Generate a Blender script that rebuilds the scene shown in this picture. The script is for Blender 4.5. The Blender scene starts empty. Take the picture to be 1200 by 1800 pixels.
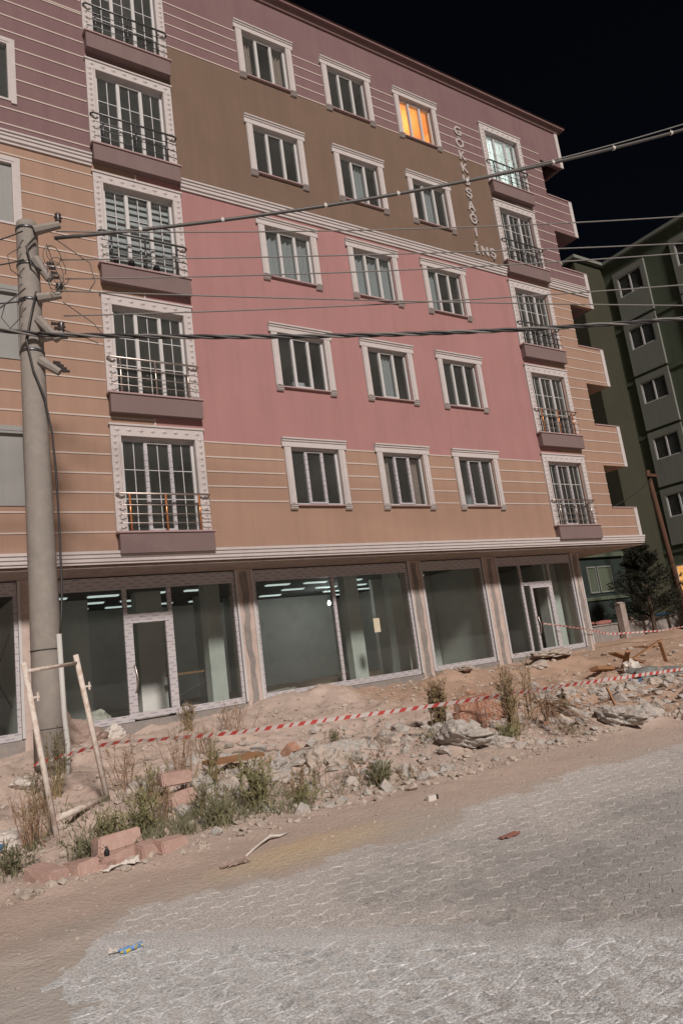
import bpy, bmesh, math, random
import numpy as np
from mathutils import Vector, Matrix, noise as mnoise

random.seed(7); RNG = np.random.default_rng(11)
scene = bpy.context.scene
COL = scene.collection

# ------------------------------------------------------------------ camera
CAM = Vector((0, 0, 1.6))
cam_data = bpy.data.cameras.new('camera'); cam = bpy.data.objects.new('camera', cam_data); COL.objects.link(cam)
fpx = 1231.35
FW = Vector((0.55338988, 0.81042594, 0.19227438))
RI = Vector((0.83292234, -0.5384619, -0.12766814))
UP = Vector((-6.68521829e-05, -0.230799883, 0.973001238))
cam.matrix_world = Matrix(((RI.x, UP.x, -FW.x, CAM.x), (RI.y, UP.y, -FW.y, CAM.y), (RI.z, UP.z, -FW.z, CAM.z), (0, 0, 0, 1)))
cam_data.sensor_fit = 'VERTICAL'; cam_data.sensor_height = 36.0; cam_data.lens = fpx / 1800.0 * 36.0
cam_data.clip_start = 0.05; cam_data.clip_end = 1500
scene.camera = cam

# ------------------------------------------------------------------ night sky, one lamp-like sun, exposure
SUN_EL, SUN_YAW = math.radians(36), math.radians(12)
world = bpy.data.worlds.new('World'); scene.world = world; world.use_nodes = True
wn = world.node_tree; wn.nodes.clear()
wo = wn.nodes.new('ShaderNodeOutputWorld'); wb = wn.nodes.new('ShaderNodeBackground'); ws = wn.nodes.new('ShaderNodeTexSky')
ws.sky_type = 'NISHITA'; ws.sun_disc = False; ws.sun_elevation = SUN_EL; ws.sun_rotation = math.pi + SUN_YAW
ws.air_density = 0.6; ws.dust_density = 4.0
wb.inputs[1].default_value = 0.0018
wn.links.new(ws.outputs[0], wb.inputs[0]); wn.links.new(wb.outputs[0], wo.inputs[0])
sun_d = bpy.data.lights.new('sun', 'SUN'); sun = bpy.data.objects.new('sun', sun_d); COL.objects.link(sun)
sun_d.energy = 3.9; sun_d.angle = math.radians(7.0); sun_d.color = (1.0, 0.905, 0.83)
sdir = Vector((math.sin(SUN_YAW) * math.cos(SUN_EL), math.cos(SUN_YAW) * math.cos(SUN_EL), -math.sin(SUN_EL)))
sun.rotation_euler = sdir.to_track_quat('-Z', 'Y').to_euler(); sun.location = (-6, -20, 14)
vs = scene.view_settings
vs.view_transform = 'Standard'; vs.look = 'None'; vs.exposure = 0; vs.gamma = 1; vs.use_curve_mapping = False
scene.render.engine = 'CYCLES'
cyc = scene.cycles
cyc.max_bounces = 8; cyc.transparent_max_bounces = 24; cyc.diffuse_bounces = 4; cyc.sample_clamp_indirect = 4.0

# ------------------------------------------------------------------ materials
def new_mat(name):
    m = bpy.data.materials.new(name); m.use_nodes = True
    nt = m.node_tree; b = nt.nodes['Principled BSDF']
    return m, nt, b

def N(nt, kind, **kw):
    n = nt.nodes.new(kind)
    for k, v in kw.items():
        if k.startswith('i_'): n.inputs[k[2:].replace('_', ' ')].default_value = v
        else: setattr(n, k, v)
    return n

def coords(nt, kind='Position', scale=(1, 1, 1)):
    if kind == 'Position':
        o = nt.nodes.new('ShaderNodeNewGeometry').outputs['Position']
    else:
        o = nt.nodes.new('ShaderNodeTexCoord').outputs[kind]
    if scale != (1, 1, 1):
        mp = N(nt, 'ShaderNodeMapping'); mp.inputs['Scale'].default_value = scale
        nt.links.new(o, mp.inputs['Vector']); o = mp.outputs[0]
    return o

def noise(nt, vec, scale, detail=4, rough=.55):
    n = N(nt, 'ShaderNodeTexNoise'); n.inputs['Scale'].default_value = scale
    n.inputs['Detail'].default_value = detail; n.inputs['Roughness'].default_value = rough
    nt.links.new(vec, n.inputs['Vector']); return n.outputs['Fac']

def ramp(nt, fac, stops):
    r = N(nt, 'ShaderNodeValToRGB'); els = r.color_ramp.elements
    while len(els) < len(stops): els.new(.5)
    for e, (p, c) in zip(els, stops):
        e.position = p; e.color = c if isinstance(c, tuple) and len(c) == 4 else (tuple(c) + (1,) if isinstance(c, tuple) else (c, c, c, 1))
    nt.links.new(fac, r.inputs[0]); return r.outputs[0]

def mix(nt, fac, a, b, mode='MIX'):
    m = N(nt, 'ShaderNodeMix', data_type='RGBA', blend_type=mode)
    for sock, v in ((m.inputs[0], fac), (m.inputs[6], a), (m.inputs[7], b)):
        if isinstance(v, (int, float)): sock.default_value = v
        elif isinstance(v, tuple): sock.default_value = v if len(v) == 4 else v + (1,)
        else: nt.links.new(v, sock)
    return m.outputs[2]

def math_(nt, op, a, b=0.0, c=None):
    m = N(nt, 'ShaderNodeMath', operation=op)
    for i, v in enumerate((a, b, c)):
        if v is None: continue
        if isinstance(v, (int, float)): m.inputs[i].default_value = v
        else: nt.links.new(v, m.inputs[i])
    return m.outputs[0]

def bump(nt, b, h, strength=.3, dist=.02):
    bn = N(nt, 'ShaderNodeBump'); bn.inputs['Strength'].default_value = strength; bn.inputs['Distance'].default_value = dist
    nt.links.new(h, bn.inputs['Height']); nt.links.new(bn.outputs[0], b.inputs['Normal'])

def dark(c, k): return tuple(x * k for x in c)

def plain(name, col, rough=.85, var=.25, scale=4, bscale=90, bstr=.25, metal=0.0, streak=0.0, dirt=None, dirt_amt=.4, spec=.3, kind='Position', bdist=.01):
    m, nt, b = new_mat(name)
    v = coords(nt, kind)
    f = noise(nt, v, scale, 5, .6)
    c = mix(nt, f, dark(col, 1 - var), tuple(min(1, x * (1 + var * .7)) for x in col))
    if streak:
        vs_ = coords(nt, kind, (3.0, 3.0, .22))
        sfac = ramp(nt, noise(nt, vs_, 1.6, 5, .65), [(.45, 0.0), (.75, 1.0)])
        c = mix(nt, math_(nt, 'MULTIPLY', sfac, streak), c, dark(col, .55))
    if dirt:
        df = ramp(nt, noise(nt, v, scale * 2.3, 7, .68), [(.46, 0.0), (.66, 1.0)])
        c = mix(nt, math_(nt, 'MULTIPLY', df, dirt_amt), c, dirt)
    nt.links.new(c, b.inputs['Base Color'])
    b.inputs['Roughness'].default_value = rough; b.inputs['Metallic'].default_value = metal
    b.inputs['Specular IOR Level'].default_value = spec
    if bstr: bump(nt, b, noise(nt, v, bscale, 4, .6), bstr, bdist)
    return m

M = {}
M['tan'] = plain('tan_paint', (.330, .212, .158), var=.16, scale=.8, streak=.24, bscale=70, bstr=.35)
M['pink'] = plain('pink_paint', (.345, .178, .174), var=.15, scale=.7, streak=.24, bscale=70, bstr=.35)
M['brown'] = plain('brown_paint_dimmed', (.165, .110, .082), var=.18, scale=.8, streak=.26, bscale=70, bstr=.35)  # upper storey paint, with the light's falloff up the facade darkened into the colour
M['mauve'] = plain('mauve_paint_dimmed', (.185, .112, .116), var=.18, scale=.8, streak=.26, bscale=70, bstr=.35)  # same upward dimming of the light mixed into this paint
M['ledge'] = plain('ledge_paint', (.185, .130, .128), var=.1, scale=2, streak=.2, bscale=80, bstr=.3)
M['ledge_cap'] = plain('ledge_stone', (.36, .25, .25), var=.1, bstr=.1)
M['trim'] = plain('white_trim', (.50, .46, .455), var=.08, scale=3, streak=.14, bscale=60, bstr=.2, dirt=(.38, .32, .30), dirt_amt=.25)
M['strip'] = plain('white_strip', (.50, .42, .38), var=.08, bstr=.1)
M['pvc'] = plain('white_pvc', (.50, .49, .49), rough=.45, var=.04, bstr=0, spec=.4)
M['concrete'] = plain('raw_concrete', (.24, .22, .21), var=.25, scale=2.2, streak=.3, bscale=40, bstr=.5, dirt=(.36, .30, .26), dirt_amt=.5)
M['plaster'] = plain('plaster_patch', (.50, .40, .36), var=.2, scale=4, bscale=35, bstr=.5, dirt=(.30, .25, .22), dirt_amt=.4)
M['soffit'] = plain('soffit_concrete', (.34, .28, .25), var=.3, scale=1.8, bscale=30, bstr=.5, dirt=(.2, .16, .15), dirt_amt=.6)
M['interior'] = plain('interior_plaster', (.58, .585, .56), var=.12, scale=.8, bscale=50, bstr=.15, dirt=(.30, .32, .30), dirt_amt=.25)
M['interior_dim'] = plain('unpainted_interior', (.62, .62, .61), var=.2, scale=.8, bscale=50, bstr=.15)
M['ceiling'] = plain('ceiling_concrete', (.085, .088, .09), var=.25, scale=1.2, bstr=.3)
M['floor'] = plain('dusty_floor', (.26, .24, .22), var=.3, scale=2.5, bstr=.3, dirt=(.40, .35, .31), dirt_amt=.5)
M['foam'] = plain('foam_block', (.85, .86, .86), var=.1, bstr=.3)
M['steel'] = plain('chrome_rail', (.52, .46, .43), rough=.42, var=.05, bstr=0, metal=1.0)
M['dark_steel'] = plain('dark_rail', (.10, .10, .105), rough=.35, var=.05, bstr=0, metal=.6)
M['copper_film'] = plain('orange_film_post', (.60, .24, .10), rough=.3, var=.15, bstr=0, metal=.5)
M['roof'] = plain('roof_tile', (.08, .05, .045), var=.2, bstr=.3)
M['eave'] = plain('eave_paint', (.19, .115, .115), var=.2, scale=2.5, bstr=.3)
M['curtain'] = plain('net_curtain', (.30, .31, .31), var=.12, scale=2, bstr=0)
M['blind'] = plain('blind_fabric', (.46, .46, .46), var=.05, bstr=0)
M['board'] = plain('grey_board', (.25, .25, .245), rough=.6, var=.18, scale=1.3, streak=.2, bstr=.1)
M['letter'] = plain('letter_metal', (.42, .38, .37), rough=.5, var=.1, bstr=0)
M['pole'] = plain('pole_concrete', (.26, .235, .215), var=.16, scale=3, streak=.25, bscale=55, bstr=.55, dirt=(.42, .36, .31), dirt_amt=.25)
M['insulator'] = plain('dark_insulator', (.05, .04, .04), rough=.3, var=.1, bstr=0, spec=.5)
M['wire'] = plain('bare_wire', (.20, .19, .185), rough=.6, var=.1, bstr=0)
M['cable'] = plain('black_cable', (.035, .033, .035), rough=.45, var=.15, bstr=0, spec=.5)
M['grey_cable'] = plain('grey_cable', (.075, .07, .068), rough=.5, var=.15, bstr=0, spec=.5)
M['band'] = plain('pale_band', (.62, .60, .58), bstr=0)
M['conduit'] = plain('grey_pipe', (.50, .49, .47), rough=.5, var=.1, bstr=.05)
M['rusty_white'] = plain('rusty_white_paint', (.64, .57, .52), var=.1, scale=6, bscale=60, bstr=.4, dirt=(.32, .17, .09), dirt_amt=.6)
M['tape_white'] = plain('tape_white', (.50, .45, .43), rough=.5, var=.05, bstr=0)
M['tape_red'] = plain('tape_red', (.42, .055, .05), rough=.5, var=.1, bstr=0)
M['kerbstone'] = plain('pink_kerbstone', (.43, .285, .245), var=.2, scale=5, bscale=40, bstr=.8, dirt=(.54, .43, .37), dirt_amt=.4)
M['brick'] = plain('red_brick', (.38, .195, .13), var=.3, scale=6, bscale=60, bstr=.4, dirt=(.50, .39, .33), dirt_amt=.8)
M['rock'] = plain('pale_rock', (.46, .40, .35), var=.25, scale=4, bscale=30, bstr=.7, dirt=(.50, .38, .31), dirt_amt=.5, bdist=.03)
M['rock_grey'] = plain('grey_concrete_lump', (.42, .395, .37), var=.25, scale=5, bscale=26, bstr=.9, dirt=(.52, .42, .36), dirt_amt=.65, bdist=.03)
M['wood'] = plain('old_wood', (.30, .16, .085), var=.35, scale=5, bscale=30, bstr=.4)
M['twig'] = plain('dry_twig', (.30, .20, .135), var=.25, scale=8, bstr=0)
M['stem'] = plain('weed_stem', (.25, .19, .10), var=.25, scale=10, bstr=0)
M['leaf'] = plain('weed_leaf', (.22, .205, .105), var=.45, scale=9, bstr=0, rough=.7)
M['leaf_dark'] = plain('weed_leaf_dark', (.165, .160, .095), var=.4, scale=9, bstr=0, rough=.7)
M['leaf_dry'] = plain('weed_leaf_dry', (.27, .195, .115), var=.35, scale=9, bstr=0, rough=.8)
M['needle'] = plain('pine_needle', (.030, .032, .022), var=.4, scale=5, bstr=0, rough=.8)
M['bark'] = plain('bark', (.08, .055, .04), var=.3, bstr=.5)
M['green_dark'] = plain('dark_green_render', (.030, .038, .028), var=.2, scale=.7, streak=.35, bstr=.3)
M['green_olive'] = plain('olive_render', (.042, .042, .026), var=.2, scale=.7, streak=.35, bstr=.3)
M['green_side'] = plain('green_render', (.088, .108, .075), var=.22, scale=.7, streak=.35, bstr=.3)
M['green_panel'] = plain('pale_green_panel', (.185, .195, .175), var=.15, scale=1, streak=.25, bstr=.2)
M['teal'] = plain('teal_render', (.022, .032, .029), var=.2, scale=.7, streak=.3, bstr=.3)
M['sack'] = plain('white_sack', (.58, .53, .49), rough=.5, var=.2, scale=7, bscale=25, bstr=.7, bdist=.03)
M['sack_tan'] = plain('brown_sack', (.33, .245, .21), rough=.7, var=.3, scale=7, bscale=25, bstr=.7, bdist=.03)
M['blue_plastic'] = plain('blue_plastic', (.10, .24, .42), rough=.35, var=.3, scale=12, bstr=.3)
M['blue_wrap'] = plain('blue_wrapper', (.15, .30, .60), rough=.3, var=.3, scale=20, bstr=.3)
M['yellow'] = plain('yellow_print', (.60, .48, .08), rough=.3, bstr=0)
M['red_cloth'] = plain('faded_red_rag', (.30, .13, .11), var=.3, scale=12, bstr=.5)
M['teal_tarp'] = plain('grey_tarp', (.22, .23, .22), rough=.5, var=.35, scale=5, bscale=20, bstr=.8, bdist=.03)
M['paper'] = plain('cream_paper', (.56, .50, .38), var=.06, bstr=0)
M['black'] = plain('black_plastic', (.02, .02, .02), rough=.4, bstr=0)
M['pot'] = plain('dark_pot', (.03, .03, .035), rough=.4, bstr=0)
M['white_debris'] = plain('white_card', (.60, .55, .51), rough=.6, var=.1, bstr=.2)
M['orange_soil'] = plain('orange_soil', (.40, .19, .085), var=.3, scale=3, bscale=40, bstr=.6)
M['dark_rust'] = plain('rusty_wood_pole', (.085, .042, .026), var=.3, scale=3, bstr=.5)

def glass_mat(name, tint, gloss=(.8, .85, .9), base=.045, rough=.02):
    m = bpy.data.materials.new(name); m.use_nodes = True; nt = m.node_tree; nt.nodes.clear()
    out = N(nt, 'ShaderNodeOutputMaterial'); tr = N(nt, 'ShaderNodeBsdfTransparent'); gl = N(nt, 'ShaderNodeBsdfGlossy')
    tr.inputs[0].default_value = tint + (1,); gl.inputs[0].default_value = gloss + (1,); gl.inputs['Roughness'].default_value = rough
    fr = N(nt, 'ShaderNodeFresnel'); fr.inputs[0].default_value = 1.5
    df = N(nt, 'ShaderNodeBsdfDiffuse'); df.inputs[0].default_value = (.4, .38, .35, 1)
    geo = nt.nodes.new('ShaderNodeNewGeometry')   # reflect on the outer face only: straight rays through a thin box would otherwise mirror totally inside
    ms = N(nt, 'ShaderNodeMixShader'); nt.links.new(math_(nt, 'MULTIPLY', fr.outputs[0], math_(nt, 'SUBTRACT', 1.0, geo.outputs['Backfacing'])), ms.inputs[0]); nt.links.new(tr.outputs[0], ms.inputs[1]); nt.links.new(gl.outputs[0], ms.inputs[2])
    dust = ramp(nt, noise(nt, coords(nt), .9, 6, .7), [(.25, 0.25), (.85, 1.0)])  # grey dust veil; on the upper windows it also paints in room brightness
    m2 = N(nt, 'ShaderNodeMixShader'); nt.links.new(math_(nt, 'MULTIPLY', dust, base), m2.inputs[0])
    nt.links.new(ms.outputs[0], m2.inputs[1]); nt.links.new(df.outputs[0], m2.inputs[2]); nt.links.new(m2.outputs[0], out.inputs[0])
    return m
M['glass'] = glass_mat('window_glass', (.90, .93, .94), base=.085)
M['shop_glass'] = glass_mat('shop_glass', (.88, .915, .905), base=.055)

def film_mat():
    # white protective film on the new frames, printed with rows of short dark dashes
    m, nt, b = new_mat('printed_film')
    p = N(nt, 'ShaderNodeSeparateXYZ'); nt.links.new(coords(nt), p.inputs[0])
    u = math_(nt, 'ADD', p.outputs['X'], math_(nt, 'MULTIPLY', p.outputs['Y'], .37))
    row = math_(nt, 'FLOOR', math_(nt, 'MULTIPLY', p.outputs['Z'], 15.0))
    fz = math_(nt, 'FRACT', math_(nt, 'MULTIPLY', p.outputs['Z'], 15.0))
    fu = math_(nt, 'FRACT', math_(nt, 'ADD', math_(nt, 'MULTIPLY', u, 3.4), math_(nt, 'MULTIPLY', row, .43)))
    a = math_(nt, 'LESS_THAN', fz, .34); c = math_(nt, 'LESS_THAN', fu, .55)
    brk = math_(nt, 'GREATER_THAN', noise(nt, coords(nt, 'Position', (60, 60, 14)), 1.0, 1), .44)
    k = math_(nt, 'MULTIPLY', math_(nt, 'MULTIPLY', a, c), brk)
    f = noise(nt, coords(nt), 3, 4)
    base = mix(nt, f, (.40, .385, .41, 1), (.50, .47, .48, 1))
    nt.links.new(mix(nt, math_(nt, 'MULTIPLY', k, .62), base, (.12, .10, .14, 1)), b.inputs['Base Color'])
    b.inputs['Roughness'].default_value = .45
    return m
M['film'] = film_mat()

def emis(name, col, st):
    m, nt, b = new_mat(name); b.inputs['Base Color'].default_value = col + (1,)
    b.inputs['Emission Color'].default_value = col + (1,); b.inputs['Emission Strength'].default_value = st; return m
M['bulb_warm'] = emis('warm_bulb', (1, .55, .2), 14)
M['bulb_cold'] = emis('cold_bulb', (.85, 1, .95), 16)
M['warm_room'] = plain('warm_room_paint', (.72, .52, .34), var=.08, bstr=0)
M['cold_room'] = plain('cold_room_paint', (.74, .74, .72), var=.08, bstr=0)

def ground_mat():
    m, nt, b = new_mat('dusty_ground')
    v = coords(nt)
    p = N(nt, 'ShaderNodeSeparateXYZ'); nt.links.new(v, p.inputs[0])
    X, Y = p.outputs['X'], p.outputs['Y']
    n1 = noise(nt, v, .8, 6, .6); n2 = noise(nt, v, 5, 6, .65); n3 = noise(nt, v, 38, 4, .7)
    sand = mix(nt, n2, (.44, .34, .29, 1), (.60, .48, .42, 1))
    sand = mix(nt, math_(nt, 'MULTIPLY', ramp(nt, n1, [(.42, 0.0), (.62, 1.0)]), .45), sand, (.40, .33, .28, 1))
    # ochre spill on the lane
    oc = math_(nt, 'SUBTRACT', 1.0, math_(nt, 'ADD', math_(nt, 'POWER', math_(nt, 'MULTIPLY', math_(nt, 'SUBTRACT', X, 3.05), .9), 2.0), math_(nt, 'POWER', math_(nt, 'MULTIPLY', math_(nt, 'SUBTRACT', Y, 5.55), 2.6), 2.0)))
    oc = math_(nt, 'MULTIPLY', math_(nt, 'MAXIMUM', oc, 0.0), .75)
    sand = mix(nt, oc, sand, (.60, .45, .26, 1))
    # orange clay dug out on the right
    cl = math_(nt, 'ADD', math_(nt, 'MULTIPLY', math_(nt, 'SUBTRACT', X, 8.2), .55), math_(nt, 'MULTIPLY', math_(nt, 'SUBTRACT', n1, .5), 2.2))
    cl = math_(nt, 'MULTIPLY', ramp(nt, cl, [(.15, 0.0), (.75, 1.0)]), ramp(nt, math_(nt, 'MULTIPLY', math_(nt, 'SUBTRACT', Y, 5.6), .4), [(.1, 0.0), (.5, 1.0)]))
    sand = mix(nt, math_(nt, 'MULTIPLY', cl, .6), sand, (.37, .225, .14, 1))
    # grey dust towards the street
    gr = ramp(nt, math_(nt, 'ADD', math_(nt, 'MULTIPLY', math_(nt, 'SUBTRACT', 6.0, Y), .45), math_(nt, 'MULTIPLY', math_(nt, 'SUBTRACT', n1, .5), .9)), [(.1, 0.0), (.65, 1.0)])
    gcol = mix(nt, n2, (.44, .405, .375, 1), (.58, .545, .51, 1))
    c = mix(nt, gr, sand, gcol)
    sp_ = ramp(nt, n3, [(.58, 0.0), (.72, 1.0)])
    c = mix(nt, math_(nt, 'MULTIPLY', sp_, .35), c, (.27, .225, .19, 1))
    sp2 = ramp(nt, noise(nt, v, 60, 3, .7), [(.66, 0.0), (.74, 1.0)])
    c = mix(nt, math_(nt, 'MULTIPLY', sp2, .5), c, (.74, .66, .58, 1))
    nt.links.new(c, b.inputs['Base Color']); b.inputs['Roughness'].default_value = .95; b.inputs['Specular IOR Level'].default_value = .1
    bump(nt, b, math_(nt, 'ADD', noise(nt, v, 22, 6, .7), math_(nt, 'MULTIPLY', n3, .4)), .8, .03)
    return m
M['ground'] = ground_mat()

def paver_mat(name, col, dust, amt, sc, speck=.5, veins=False):
    m, nt, b = new_mat(name)
    v = coords(nt)
    info = N(nt, 'ShaderNodeObjectInfo')
    rnd = info.outputs['Random']
    base = mix(nt, noise(nt, v, 30, 5, .7), dark(col, .65) + (1,), dark(col, 1.3) + (1,))
    base = mix(nt, math_(nt, 'MULTIPLY', rnd, .45), base, dark(col, .55) + (1,))
    d1 = noise(nt, v, sc, 7, .68); d2 = noise(nt, v, sc * 9, 5, .72)
    sx = N(nt, 'ShaderNodeSeparateXYZ'); nt.links.new(v, sx.inputs[0])
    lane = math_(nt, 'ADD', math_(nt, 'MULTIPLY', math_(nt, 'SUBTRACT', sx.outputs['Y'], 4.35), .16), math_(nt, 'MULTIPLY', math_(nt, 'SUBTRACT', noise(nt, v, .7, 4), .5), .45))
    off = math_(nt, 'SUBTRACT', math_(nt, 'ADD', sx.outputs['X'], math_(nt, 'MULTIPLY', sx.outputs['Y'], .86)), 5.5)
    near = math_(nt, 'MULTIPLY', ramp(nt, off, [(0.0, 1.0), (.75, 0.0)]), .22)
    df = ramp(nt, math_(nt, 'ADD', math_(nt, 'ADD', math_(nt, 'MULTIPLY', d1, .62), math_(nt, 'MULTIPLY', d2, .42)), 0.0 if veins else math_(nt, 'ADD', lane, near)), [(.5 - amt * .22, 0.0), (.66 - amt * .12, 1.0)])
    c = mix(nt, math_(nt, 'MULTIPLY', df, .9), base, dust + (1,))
    sp_ = ramp(nt, noise(nt, v, 85, 3, .75), [(.55, 0.0), (.66, 1.0)])
    c = mix(nt, math_(nt, 'MULTIPLY', sp_, speck), c, dark(col, .6) + (1,))
    gl = ramp(nt, noise(nt, v, 55, 4, .8), [(.52, 0.0), (.64, 1.0)])
    c = mix(nt, math_(nt, 'MULTIPLY', gl, .55 if veins else .25), c, dust + (1,))
    if veins:
        wv = N(nt, 'ShaderNodeVectorMath', operation='MULTIPLY_ADD'); nz = N(nt, 'ShaderNodeTexNoise'); nz.inputs['Scale'].default_value = 3.0; nz.inputs['Detail'].default_value = 9; nz.inputs['Roughness'].default_value = .68
        nt.links.new(v, nz.inputs['Vector']); nt.links.new(nz.outputs['Color'], wv.inputs[0]); wv.inputs[1].default_value = (.20, .20, .20); nt.links.new(v, wv.inputs[2])
        for vsc, th, amt2 in ((3.6, .05, .95), (8.0, .07, .8), (19., .11, .5)):
            vo = N(nt, 'ShaderNodeTexVoronoi', feature='DISTANCE_TO_EDGE'); vo.inputs['Scale'].default_value = vsc; nt.links.new(wv.outputs[0], vo.inputs['Vector'])
            vf = ramp(nt, math_(nt, 'ADD', vo.outputs['Distance'], math_(nt, 'MULTIPLY', math_(nt, 'SUBTRACT', d2, .5), .12)), [(0.0, 1.0), (th, 0.0)])
            brk = ramp(nt, noise(nt, v, vsc*1.9, 5, .75), [(.30, 0.0), (.46, 1.0)])
            c = mix(nt, math_(nt, 'MULTIPLY', math_(nt, 'MULTIPLY', vf, brk), amt2), c, (.86, .865, .88, 1))
    c = mix(nt, 1.0, c, ramp(nt, noise(nt, v, 75, 3, .7), [(.36, .62), (.66, 1.22)]), 'MULTIPLY')
    nt.links.new(c, b.inputs['Base Color']); b.inputs['Roughness'].default_value = .9; b.inputs['Specular IOR Level'].default_value = .15
    bump(nt, b, math_(nt, 'ADD', d2, noise(nt, v, 70, 4, .75)), .8, .012)
    return m
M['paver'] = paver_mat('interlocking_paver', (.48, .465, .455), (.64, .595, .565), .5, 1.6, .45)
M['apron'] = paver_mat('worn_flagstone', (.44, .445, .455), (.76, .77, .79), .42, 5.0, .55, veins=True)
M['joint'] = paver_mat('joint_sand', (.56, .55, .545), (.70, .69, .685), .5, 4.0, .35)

# ------------------------------------------------------------------ mesh building
WLOC = {}
class MB:
    def __init__(s): s.v = []; s.f = []; s.mi = []
    def quad(s, a, b, c, d, mi=0):
        n = len(s.v); s.v += [tuple(a), tuple(b), tuple(c), tuple(d)]; s.f.append((n, n+1, n+2, n+3)); s.mi.append(mi)
    def box(s, x0, x1, y0, y1, z0, z1, mi=0):
        n = len(s.v)
        s.v += [(x0,y0,z0),(x1,y0,z0),(x1,y1,z0),(x0,y1,z0),(x0,y0,z1),(x1,y0,z1),(x1,y1,z1),(x0,y1,z1)]
        for f in ((0,3,2,1),(4,5,6,7),(0,1,5,4),(1,2,6,5),(2,3,7,6),(3,0,4,7)):
            s.f.append(tuple(n+i for i in f)); s.mi.append(mi)
    def prism(s, prof, axis, a0, a1, mi=0):
        """closed profile (list of 2d) swept along an axis: 'x' uses (y,z)"""
        n = len(s.v); k = len(prof)
        for a in (a0, a1):
            for p in prof:
                s.v.append((a, p[0], p[1]) if axis == 'x' else ((p[0], a, p[1]) if axis == 'y' else (p[0], p[1], a)))
        for i in range(k):
            j = (i+1) % k; s.f.append((n+i, n+j, n+k+j, n+k+i)); s.mi.append(mi)
        s.f.append(tuple(range(n+k-1, n-1, -1))); s.mi.append(mi)
        s.f.append(tuple(range(n+k, n+2*k))); s.mi.append(mi)
    def tube(s, pts, r, sides=6, mi=0, cap=True):
        pts = [Vector(p) for p in pts]; n0 = len(s.v); up = Vector((0, 0, 1)); k = len(pts)
        rr = r if isinstance(r, (list, tuple)) else [r] * k
        prev = None
        for i, p in enumerate(pts):
            t = (pts[min(i+1, k-1)] - pts[max(i-1, 0)]).normalized()
            if prev is None:
                a = t.cross(up)
                if a.length < .05: a = t.cross(Vector((1, 0, 0)))
            else: a = prev - t * prev.dot(t)
            a.normalize(); prev = a; b = t.cross(a)
            for q in range(sides):
                th = 2 * math.pi * q / sides
                s.v.append(tuple(p + (a * math.cos(th) + b * math.sin(th)) * rr[i]))
        for i in range(k-1):
            for q in range(sides):
                q2 = (q+1) % sides
                s.f.append((n0+i*sides+q, n0+i*sides+q2, n0+(i+1)*sides+q2, n0+(i+1)*sides+q)); s.mi.append(mi)
        if cap:
            s.f.append(tuple(n0+q for q in range(sides-1, -1, -1))); s.mi.append(mi)
            s.f.append(tuple(n0+(k-1)*sides+q for q in range(sides))); s.mi.append(mi)
    def lathe(s, c, prof, sides=12, mi=0):
        n0 = len(s.v); k = len(prof)
        for r, z in prof:
            for q in range(sides):
                th = 2*math.pi*q/sides; s.v.append((c[0]+r*math.cos(th), c[1]+r*math.sin(th), c[2]+z))
        for i in range(k-1):
            for q in range(sides):
                q2 = (q+1) % sides; s.f.append((n0+i*sides+q, n0+i*sides+q2, n0+(i+1)*sides+q2, n0+(i+1)*sides+q)); s.mi.append(mi)
        s.f.append(tuple(n0+q for q in range(sides-1, -1, -1))); s.mi.append(mi)
        s.f.append(tuple(n0+(k-1)*sides+q for q in range(sides))); s.mi.append(mi)
    def mesh(s, name, mats, smooth=False, origin=(0, 0, 0)):
        me = bpy.data.meshes.new(name)
        o = Vector(origin)
        me.from_pydata([tuple(Vector(v) - o) for v in s.v] if o.length else s.v, [], s.f)
        for m in (mats if isinstance(mats, (list, tuple)) else [mats]): me.materials.append(m)
        if any(s.mi): me.polygons.foreach_set('material_index', s.mi)
        if smooth: me.polygons.foreach_set('use_smooth', [True] * len(me.polygons))
        me.update(); return me
    def build(s, name, mats, parent=None, smooth=False, loc=None):
        """verts are world coordinates; origin at loc (or at the parent's)"""
        pl = WLOC.get(parent.name, Vector()) if parent else Vector()
        lo = Vector(loc) if loc is not None else pl.copy()
        o = bpy.data.objects.new(name, s.mesh(name, mats, smooth, lo)); COL.objects.link(o)
        if parent: o.parent = parent
        o.location = lo - pl; WLOC[o.name] = lo
        return o

def tag(o, label, cat, group=None, kind=None):
    if label: o['label'] = label
    if cat: o['category'] = cat
    if group: o['group'] = group
    if kind: o['kind'] = kind
    return o
def empty(name, loc):
    o = bpy.data.objects.new(name, None); COL.objects.link(o); o.location = loc; o.empty_display_size = .2; WLOC[o.name] = Vector(loc); return o
def inst(name, me, parent, loc):
    """object from shared mesh data, at a world place (parents are unrotated)"""
    o = bpy.data.objects.new(name, me); COL.objects.link(o)
    pl = WLOC.get(parent.name, Vector()) if parent else Vector()
    if parent: o.parent = parent
    o.location = Vector(loc) - pl; WLOC[o.name] = Vector(loc); return o

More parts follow.
